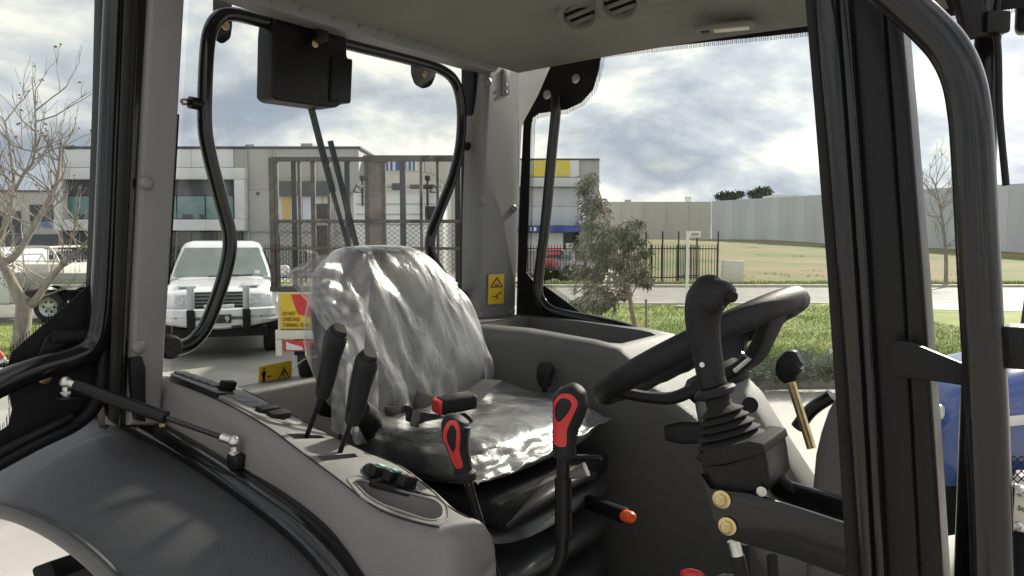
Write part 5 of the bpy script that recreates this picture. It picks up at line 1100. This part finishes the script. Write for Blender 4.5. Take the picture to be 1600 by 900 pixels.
# warning boards with lettering
def board(px0, px1, flip):
    bo = tb('warning_board', px0, 459, px1, 513.5, .012, 'yellow_sticker', None, -.02, 0); X = lambda k: px0 + (px1 - px0) * (1 - k if flip else k)
    ch = [(X(.27), 460), (X(.96), 460), (X(.96), 498), (X(.45), 491), (X(.38), 480)]
    obj('red_chevron', MB().prism([on_y(x, y, TD - .024) for x, y in ch], Vector((0, .003, 0))), 'red_plastic', bo, 0); return bo
bo = board(438, 499, False); board(694, 752, True)
for s_, y, wd in (('DO NOT', 493, 20), ('OVERTAKE', 502, 27), ('TURNING VEHICLE', 511, 48)): text('board_lettering', s_, on_y(441.5, y, TD - .026), Vector((1, 0, 0)), Z, 6.2 * TD / 1200, 'print_black', bo, .001, width=wd * TD / 1200)
for a_, c_ in ((444, 505), (690, 748)):
    rl = tb('tail_light', a_, 532, c_, 549, .05, 'lamp_red', None, -.02); o = MB().prism([on_y(x, y, TD - .023) for x, y in ((a_ + 3, 545), (a_ + 3, 534), (a_ + 10, 537), (a_ + 28, 542), (a_ + 30, 547), (a_ + 5, 547))], Vector((0, .003, 0))); obj('light_reflector', o, 'blind_white', rl, 0)
for yy in (1.9, 3.0):
    for s_ in (-1, 1): tk.wheel(s_ * .98, yy, .42, .5, s_, 'cream_paint')
for s_ in (-1, 1): tk.wheel(s_ * .98, 9.2, .42, .28, s_, 'cream_paint')
for s_ in (-1, 1): tk.box('mud_flap', (s_ * .98, 1.3, .75), (.5, .02, .6), 'matt_black')
CD_ = 16.8
def tc_(name, x0, y0, x1, y1, th, m, dD=0, bev=.02, par=None): return pr(name, x0, y0, x1, y1, CD_ + dD, th, m, par or tk.t, bev)
cabp = tc_('cab', 552, 300, 694, 470, 2.0, 'car_white', .1, .06); 
for y in (318, 334, 350): tc_('cab_groove', 556, y, 690, y + 1.2, .03, 'galvanised', .08, 0, cabp)
b = MB(); rings = []
for k in range(9):
    a = k / 8; yy = CD_ + .3 + 1.2 * a; rr_ = []
    for j in range(25):
        t = -1 + 2 * j / 24; X_ = on_y(623 + 76 * t * (1 - .15 * a), 300, CD_).x; rr_.append(Vector((X_, yy, on_y(600, 302 - (38 - 8 * a) * (1 - abs(t) ** 3.5) ** .6, CD_).z)))
    rings.append(rr_)
b.loft(rings, closed=False); obj('roof_fairing', b, 'cream_paint', tk.t, 60)
b = MB(); b.add([p + Vector((0, .05, 0)) for p in rings[0]], [tuple(range(25))]); obj('fairing_back', b, 'cream_paint', tk.t, 60)
tc_('rack_tube', 556, 288, 690, 293.5, .1, 'galvanised', -.1); tc_('rack_clamp', 612, 286, 626, 297, .14, 'frame_dark', -.15); tc_('rack_clamp', 640, 288, 676, 295, .14, 'frame_dark', -.13)
for x in (564, 666): tc_('rack_post', x, 276, x + 3.5, 322, .08, 'frame_dark', -.1); tc_('rack_lamp', x - 2.5, 274, x + 6, 282, .1, 'frame_dark', -.14)
for x in (552, 672): b = MB(); b.tube([on_y(x, 300, CD_ - .1), on_y(x + 5, 288, CD_ - .1), on_y(x + 14, 301, CD_ - .1), on_y(x, 300, CD_ - .1)], .018, 8); obj('mirror_stay', b, 'frame_dark', tk.t)

# --- blue tractor standing beyond
n_ = Veh('blue_tractor', (2.75, 4.3, 0), R(-70), 'blue tractor bonnet with white stripe glimpsed past the grab rail', 'tractor')
b = MB(); st = [(-.75, .28, .80, 1.12), (-.68, .33, .72, 1.22), (-.4, .36, .70, 1.30), (.3, .38, .70, 1.36), (.8, .40, .70, 1.40)]
n_.part('bonnet', body_rings(n_, st, 4.5), 'tractor_blue', smooth=50)
for s_ in (-1, 1): n_.box('white_stripe', (s_ * .372, .05, 1.08), (.02, 1.3, .05), 'sign_white', bev=.004); n_.wheel(s_ * .62, -.25, .40, .22, s_, 'sign_white'); n_.wheel(s_ * .72, 1.75, .68, .36, s_, 'sign_white')
n_.box('grille', (0, -.76, .93), (.46, .06, .28), 'frame_dark', bev=.02)
for s_ in (-1, 1): n_.box('headlight', (s_ * .2, -.745, 1.13), (.16, .06, .08), 'lamp_clear', bev=.02)
n_.box('chassis', (0, .5, .6), (.4, 2.4, .3), 'matt_black'); n_.box('cab_frame', (0, 1.6, 1.35), (1.0, .9, .25), 'tractor_blue', bev=.05)
for s_ in (-1, 1):
    n_.tube('cab_post', [(s_ * .55, .95, 1.3), (s_ * .52, 1.05, 2.3)], .04, 'gloss_black', sm=0); n_.tube('cab_post', [(s_ * .55, 2.1, 1.3), (s_ * .52, 2.1, 2.3)], .04, 'gloss_black', sm=0)
n_.box('cab_roof', (0, 1.6, 2.36), (1.2, 1.35, .14), 'sign_white', bev=.05)

# =================================================================== street furniture
t = thing('street_sign', on_z(1073, 472, .09), 'white signpost with small street name board on the lawn', 'sign'); base = on_z(1073, 472, .09)
b = MB(); b.tube([base - Z * .1, base + Z * 2.12], .045, 12); obj('post', b, 'sign_white', t); b = MB(); b.box(base + Vector((.2, 0, 2.02)), (.36, .03, .18), None, .01); nb = obj('name_board', b, 'sign_white', t); b = MB(); b.box(base + Vector((.22, -.016, 2.02)), (.22, .006, .09), None); obj('name_print', b, 'galvanised', nb, 0)
c = on_z(1144, 444, .05); b = MB(); b.box(c + Vector((0, 0, .50)), (.86, .4, 1.02), Matrix.Rotation(R(3), 3, 'Y'), .02); tag(obj('utility_cabinet', b, 'cream_paint', None), 'beige utility cabinet leaning slightly at the foot of the bank', 'cabinet')
c = on_z(1297, 573, .09); b = MB(); b.box(c + Vector((0, 0, .09)), (.055, .02, .34), Matrix.Rotation(R(4), 3, 'Y')); tag(obj('garden_stake', b, 'sign_white', None, 0), 'short white stake in the garden bed', 'stake')
c = on_z(611, 470, .0); b = MB(); b.box(on_z(1064, 481, .1) + Vector((0, 0, .02)), (.26, .2, .1), None, .02); tag(obj('pit_cover', b, 'kerb_concrete', None), 'small concrete pit cover in the lawn', 'pit cover')
t = thing('barrier_pole', (-9.25, 12.0, 0), 'red and white striped barrier pole by the left lawn', 'barrier'); p0_, p1_ = on_y(-30, 515, 12.0), on_y(24, 582, 12.0)
for k in range(6): b = MB(); b.tube([p0_.lerp(p1_, k / 6), p0_.lerp(p1_, (k + 1) / 6)], .03, 10); obj('stripe', b, 'red_plastic' if k % 2 else 'sign_white', t)
b = MB(); b.tube([Vector((p1_.x, 12.0, 0)), Vector((p1_.x, 12.0, p1_.z))], .03, 10); b.box((p1_.x, 12.0, .02), (.4, .4, .04)); obj('stand', b, 'rubber', t)
t = thing('name_plate', on_v(1592, 792, .75), 'small pale plate with two rivets below the grab rail', 'plate')
q = [on_v(x, y, .75) for x, y in ((1586, 757), (1640, 770), (1636, 842), (1582, 828))]; b = MB(); b.prism(q, V * .003, .0006, 2); obj('plate', b, 'cream_paint', t)
for x, y in ((1596, 768), (1592, 822)): b = MB(); b.lathe([(.004, 0), (.004, .002), (.002, .003), (.0015, .001)], on_v(x, y, .75), -V, 14); obj('rivet', b, 'zinc', t)
text('plate_lettering', 'Sta', on_v(1590, 797, .7495), (on_v(1610, 802, .7495) - on_v(1590, 797, .7495)), Z, .004, 'print_black', t, .0003)
b = MB()
for j in range(7):
    for i in range(9):
        a = on_v(1578 + i * 6, 712 + j * 6, .765); c = on_v(1584 + i * 6, 712 + (j + 1) * 6, .765); a2 = on_v(1578 + i * 6, 718 + j * 6, .765); c2 = on_v(1584 + i * 6, 712 + j * 6, .765)
        b.tube([a, c] if (i + j) % 2 else [a2, c2], .0006, 3)
o = obj('mesh_guard', b, 'fence_black', t, 0); o['kind'] = 'stuff'
b = MB(); b.box(on_v(1632, 850, .775), (.056, .04, .10), TAX, .004); obj('plate_mount', b, 'satin_black', t)

# =================================================================== trees and plants
def limb(b, p, d, ln, r, depth, rnd, tips, spread=.5, upb=.25, seg=7, kink=.18):
    n = 4; pts = [p]; q = p.copy(); dd = d.copy()
    for k in range(n):
        dd = (dd + Vector((rnd.gauss(0, kink), rnd.gauss(0, kink), rnd.gauss(0, kink) + upb * .12))).normalized(); q = q + dd * ln / n; pts.append(q.copy())
    b.tube(pts, [r, r * .85, r * .72, r * .62], max(3, seg), cap=False); tips.append((q.copy(), dd.copy(), depth))
    if depth <= 0: return
    for k in range(rnd.choice((2, 2, 3))):
        a = (dd + Vector((rnd.gauss(0, spread), rnd.gauss(0, spread), rnd.gauss(upb, spread * .6)))).normalized(); i = rnd.randint(2, n)
        limb(b, pts[i], a, ln * rnd.uniform(.6, .85), r * .6, depth - 1, rnd, tips, spread, upb, max(3, seg - 1), kink)
def leaf(b, p, d, ln, w, rnd, droop=0):
    d = (d - Z * droop).normalized(); s_ = d.cross(Vector((rnd.gauss(0, 1), rnd.gauss(0, 1), rnd.gauss(0, 1))))
    if s_.length < .01: return
    s_.normalize(); o = len(b.v); b.v += [p, p + d * ln * .4 + s_ * w, p + d * ln, p + d * ln * .4 - s_ * w]; b.f.append((o, o + 1, o + 2, o + 3))
# bare tree
rnd = random.Random(21); base = on_z(33, 545, .085); bt = thing('bare_tree', base, 'bare grey tree with a few brown leaves left of the open door', 'tree')
b = MB(); Y0 = base.y; ptr = [on_y(x, y, Y0) for x, y in ((34, 550), (34, 520), (37, 495), (38, 480))]; b.tube(cr([base - Z * .1] + ptr[1:], 4), [.17, .135, .13, .13], 14); trk = obj('trunk', b, 'bark_grey', bt)
b = MB(); tips = []
f1 = cr([on_y(x, y, d) for x, y, d in ((38, 482, Y0), (26, 455, Y0 - .1), (8, 418, Y0 - .2), (-12, 370, Y0 - .2), (-20, 300, Y0 - .1))], 4); b.tube(f1, [.11, .09, .075, .06, .04], 10)
f2 = cr([on_y(x, y, d) for x, y, d in ((38, 482, Y0), (55, 470, Y0 + .1), (72, 445, Y0 + .2), (92, 420, Y0 + .2), (132, 382, Y0 + .3), (160, 350, Y0 + .3))], 4); b.tube(f2, [.085, .07, .055, .045, .03, .02], 9)
f3 = cr([on_y(x, y, d) for x, y, d in ((5, 412, Y0 - .2), (28, 395, Y0 - .1), (55, 350, Y0), (72, 320, Y0), (90, 280, Y0 + .1), (95, 220, Y0 + .1))], 4); b.tube(f3, [.065, .055, .05, .04, .03, .018], 9)
f4 = cr([on_y(x, y, d) for x, y, d in ((-5, 385, Y0), (10, 345, Y0 + .1), (22, 300, Y0 + .2), (18, 250, Y0 + .2), (8, 190, Y0 + .2))], 4); b.tube(f4, [.05, .04, .032, .025, .014], 8)
f5 = cr([on_y(x, y, d) for x, y, d in ((22, 300, Y0 + .2), (38, 270, Y0 + .1), (52, 250, Y0), (56, 190, Y0 - .1), (50, 120, Y0 - .1))], 4); b.tube(f5, [.03, .026, .02, .015, .008], 7)
for f, nn_ in ((f1, 12), (f2, 14), (f3, 18), (f4, 14), (f5, 12)):
    for k in range(nn_):
        i = rnd.randint(3, len(f) - 1); limb(b, f[i], Vector((rnd.gauss(0, .55), rnd.gauss(0, .5), rnd.uniform(.2, 1))).normalized(), rnd.uniform(.4, .8), .014, 2, rnd, tips, .38, .35, 4, .12)
obj('branches', b, 'bark_grey', bt)
b = MB()
for p, d, dep in tips:
    if rnd.random() < (.15 if p.z < 3.2 else .3):
        for k in range(rnd.randint(1, 2)): leaf(b, p + Vector((rnd.gauss(0, .03), rnd.gauss(0, .03), rnd.gauss(0, .03))), Vector((rnd.gauss(0, 1), rnd.gauss(0, 1), -.5)), rnd.uniform(.05, .085), .02, rnd)
o = obj('leaves', b, 'leaf_brown', bt, 0); o['kind'] = 'stuff'
# street tree with narrow drooping leaves
rnd = random.Random(5); base = on_z(1001, 562, .1); Y0 = base.y; et = thing('street_tree', base, 'slender street tree with drooping olive grey leaves on the lawn', 'tree')
b = MB(); tr_ = cr([base - Z * .1] + [on_y(x, y, Y0) for x, y in ((996, 530), (990, 500), (984, 465), (974, 430), (962, 390), (948, 340), (936, 300), (926, 268))], 4); b.tube(tr_, [.055, .048, .042, .036, .03, .024, .018, .012, .006], 9); obj('trunk', b, 'bark_tan', et)
b = MB(); b.tube([base + Vector((.10, -.02, -.1)), base + Vector((.07, -.02, .95))], .02, 8); obj('stake', b, 'bark_tan', et)
CL = [(922, 272, 8), (917, 292, 9), (932, 305, 12), (913, 322, 9), (943, 330, 12), (926, 343, 13), (954, 352, 13), (991, 346, 7), (972, 368, 15), (1002, 370, 11), (938, 374, 15), (911, 370, 9), (919, 398, 13), (954, 398, 16), (985, 398, 15), (1010, 393, 9), (905, 417, 8), (931, 423, 14), (965, 428, 14), (1000, 424, 12), (915, 448, 14), (940, 453, 12), (974, 453, 10), (906, 470, 8), (926, 478, 9), (950, 474, 8), (1012, 436, 7), (958, 376, 12), (944, 402, 13), (968, 410, 12)]
br = MB(); b = MB()
for px, py, rad in CL:
    for rep in range(2):
        rr_ = rad / FPX * Y0; c = on_y(px + rnd.gauss(0, rad * .35), py + rnd.gauss(0, rad * .35), Y0 + rnd.gauss(0, .28 if py > 340 else .1)); zb = min(max(c.z - .35 * abs(c.x - tr_[20].x) - .12, 1.05), tr_[-2].z)
        s0_ = min(tr_, key=lambda t_: abs(t_.z - zb)); m_ = s0_.lerp(c, .55) + Z * .07; br.tube(cr([s0_, m_, c], 4), [.011, .007, .003], 5, cap=False)
        for k in range(5):
            e = c + Vector((rnd.gauss(0, rr_ * .8), rnd.gauss(0, rr_ * .8), rnd.gauss(-rr_ * .4, rr_ * .7))); br.tube([m_.lerp(c, .6), (m_ + e) / 2 + Z * .03, e], [.004, .003, .0015], 4, cap=False)
            d = (e - m_).normalized()
            for j in range(int(7 + rad * 1.5)):
                q = m_.lerp(e, rnd.uniform(.45, 1.08)) + Vector((rnd.gauss(0, rr_ * .26), rnd.gauss(0, rr_ * .26), rnd.gauss(0, rr_ * .26))); leaf(b, q, d * .5 + Vector((rnd.gauss(-.1, .5), rnd.gauss(0, .5), rnd.gauss(-.3, .4))), rnd.uniform(.08, .15), rnd.uniform(.008, .0135), rnd, .45)
obj('branches', br, 'bark_tan', et)
o = obj('crown', b, 'leaf_olive', et, 0); o['kind'] = 'stuff'
# far gum trees
def gum(px, py, D_, rx, rz, lab, seed):
    rnd = random.Random(seed); c = on_y(px, py, D_); t = thing('gum_tree', (c.x, c.y, 0), lab, 'tree', 'trees beyond the long wall'); b = MB(); b.tube([Vector((c.x, c.y, -.2)), Vector((c.x + .2, c.y, c.z * .6)), c], [.3, .22, .1], 8); obj('trunk', b, 'bark_grey', t)
    b = MB(); cl = [c + Vector((rnd.gauss(0, rx * .45), rnd.gauss(0, rx * .4), rnd.gauss(0, rz * .42))) for k in range(16)]
    for q in cl:
        for k in range(220): leaf(b, q + Vector((rnd.gauss(0, rx * .2), rnd.gauss(0, rx * .2), rnd.gauss(0, rz * .2))), Vector((rnd.gauss(0, 1), rnd.gauss(0, 1), rnd.gauss(0, 1))), .35, .1, rnd, .2)
    o = obj('crown', b, 'leaf_dark', t, 0); o['kind'] = 'stuff'
gum(1143, 305, 110, 1.2, .85, 'smaller dark round tree beyond the wall', 2); gum(1186, 302, 112, 1.5, .95, 'wider dark tree beyond the wall', 3)
# thin bare sapling seen past the front pillar
rnd = random.Random(8); base = on_z(1478, 445, .1); t = thing('sapling', base, 'thin bare sapling seen between front pillar and grab rail', 'tree'); b = MB(); tips = []; pp_ = cr([base - Z * .1, on_y(1478, 400, base.y), on_y(1472, 340, base.y), on_y(1462, 290, base.y)], 4); b.tube(pp_, [.09, .07, .05, .02], 8); obj('trunk', b, 'bark_grey', t)
b = MB()
for k in range(26): limb(b, pp_[rnd.randint(4, 12)], Vector((rnd.gauss(0, .7), rnd.gauss(0, .5), .7)).normalized(), rnd.uniform(.6, 1.2), .02, 2, rnd, tips, .4, .3, 4)
obj('branches', b, 'bark_grey', t)
# shrubs in the garden bed
def shrub(px, py, r, h, m, lab, seed, n=700, z0=.09, ln=.07, grp='shrubs in the garden bed', wd=.008):
    rnd = random.Random(seed); c = on_z(px, py, z0); t = thing('shrub', c, lab, 'shrub', grp); b = MB(); st_ = MB()
    for k in range(26):
        a = rnd.uniform(0, 6.28); e = rnd.uniform(.1, 1) ** .6; d = Vector((math.cos(a) * r * e, math.sin(a) * r * e, h * rnd.uniform(.6, 1.05) * (1.15 - .5 * e))); st_.tube([c - Z * .02, c + d * .5 + Z * h * .12, c + d], [.006, .004, .002], 4, cap=False)
        for j in range(n // 26): q = c + d * rnd.uniform(.3, 1.05) + Vector((rnd.gauss(0, .035), rnd.gauss(0, .035), rnd.gauss(0, .03))); leaf(b, q, d.normalized() + Vector((rnd.gauss(0, .6), rnd.gauss(0, .6), rnd.gauss(0, .5))), ln * rnd.uniform(.6, 1.3), wd, rnd)
    obj('stems', st_, 'bark_grey', t); o = obj('foliage', b, m, t, 0); o['kind'] = 'stuff'
for k, (px, py, lab) in enumerate(((1186, 602, 'grey green lavender shrub nearest the steering wheel'), (1214, 600, 'grey green lavender shrub just behind the shuttle lever knob'), (1240, 598, 'grey green lavender shrub right of the shuttle lever knob'), (1266, 601, 'grey green lavender shrub left of the white stake'), (1292, 599, 'grey green lavender shrub below the white stake'), (1316, 601, 'grey green lavender shrub against the front pillar'), (1228, 584, 'grey green lavender shrub in the second row left of the white stake'), (1272, 583, 'grey green lavender shrub in the second row near the white stake'), (1350, 598, 'grey green lavender shrub hidden mostly by the front pillar'))): shrub(px, py, .26, .36, 'leaf_lavender', lab, 30 + k, 1000)
shrub(1196, 592, .2, .42, 'leaf_lime', 'lime green strappy clump among the lavender', 60, 260, ln=.28, wd=.012)
for k, (px, lab) in enumerate(((268, 'dark bush left of the white wagon'), (150, 'dark bush below the annexe windows'), (285, 'dark bush behind the wagon mirror'))): shrub(px, 436, .8, 1.3, 'leaf_dark', lab, 70 + k, 1800, z0=.05, ln=.16, grp='dark bushes along the fence', wd=.03)
for k, (px, lab) in enumerate(((850, 'green bush at the foot of the picket fence beside the corner pillar'), (880, 'green bush below the silver parked car'), (905, 'green bush behind the street tree leaves'))): shrub(px, 442, .6, .75, 'leaf_dark', lab, 80 + k, 1200, z0=.05, ln=.14, grp='bushes before the silver car', wd=.03)
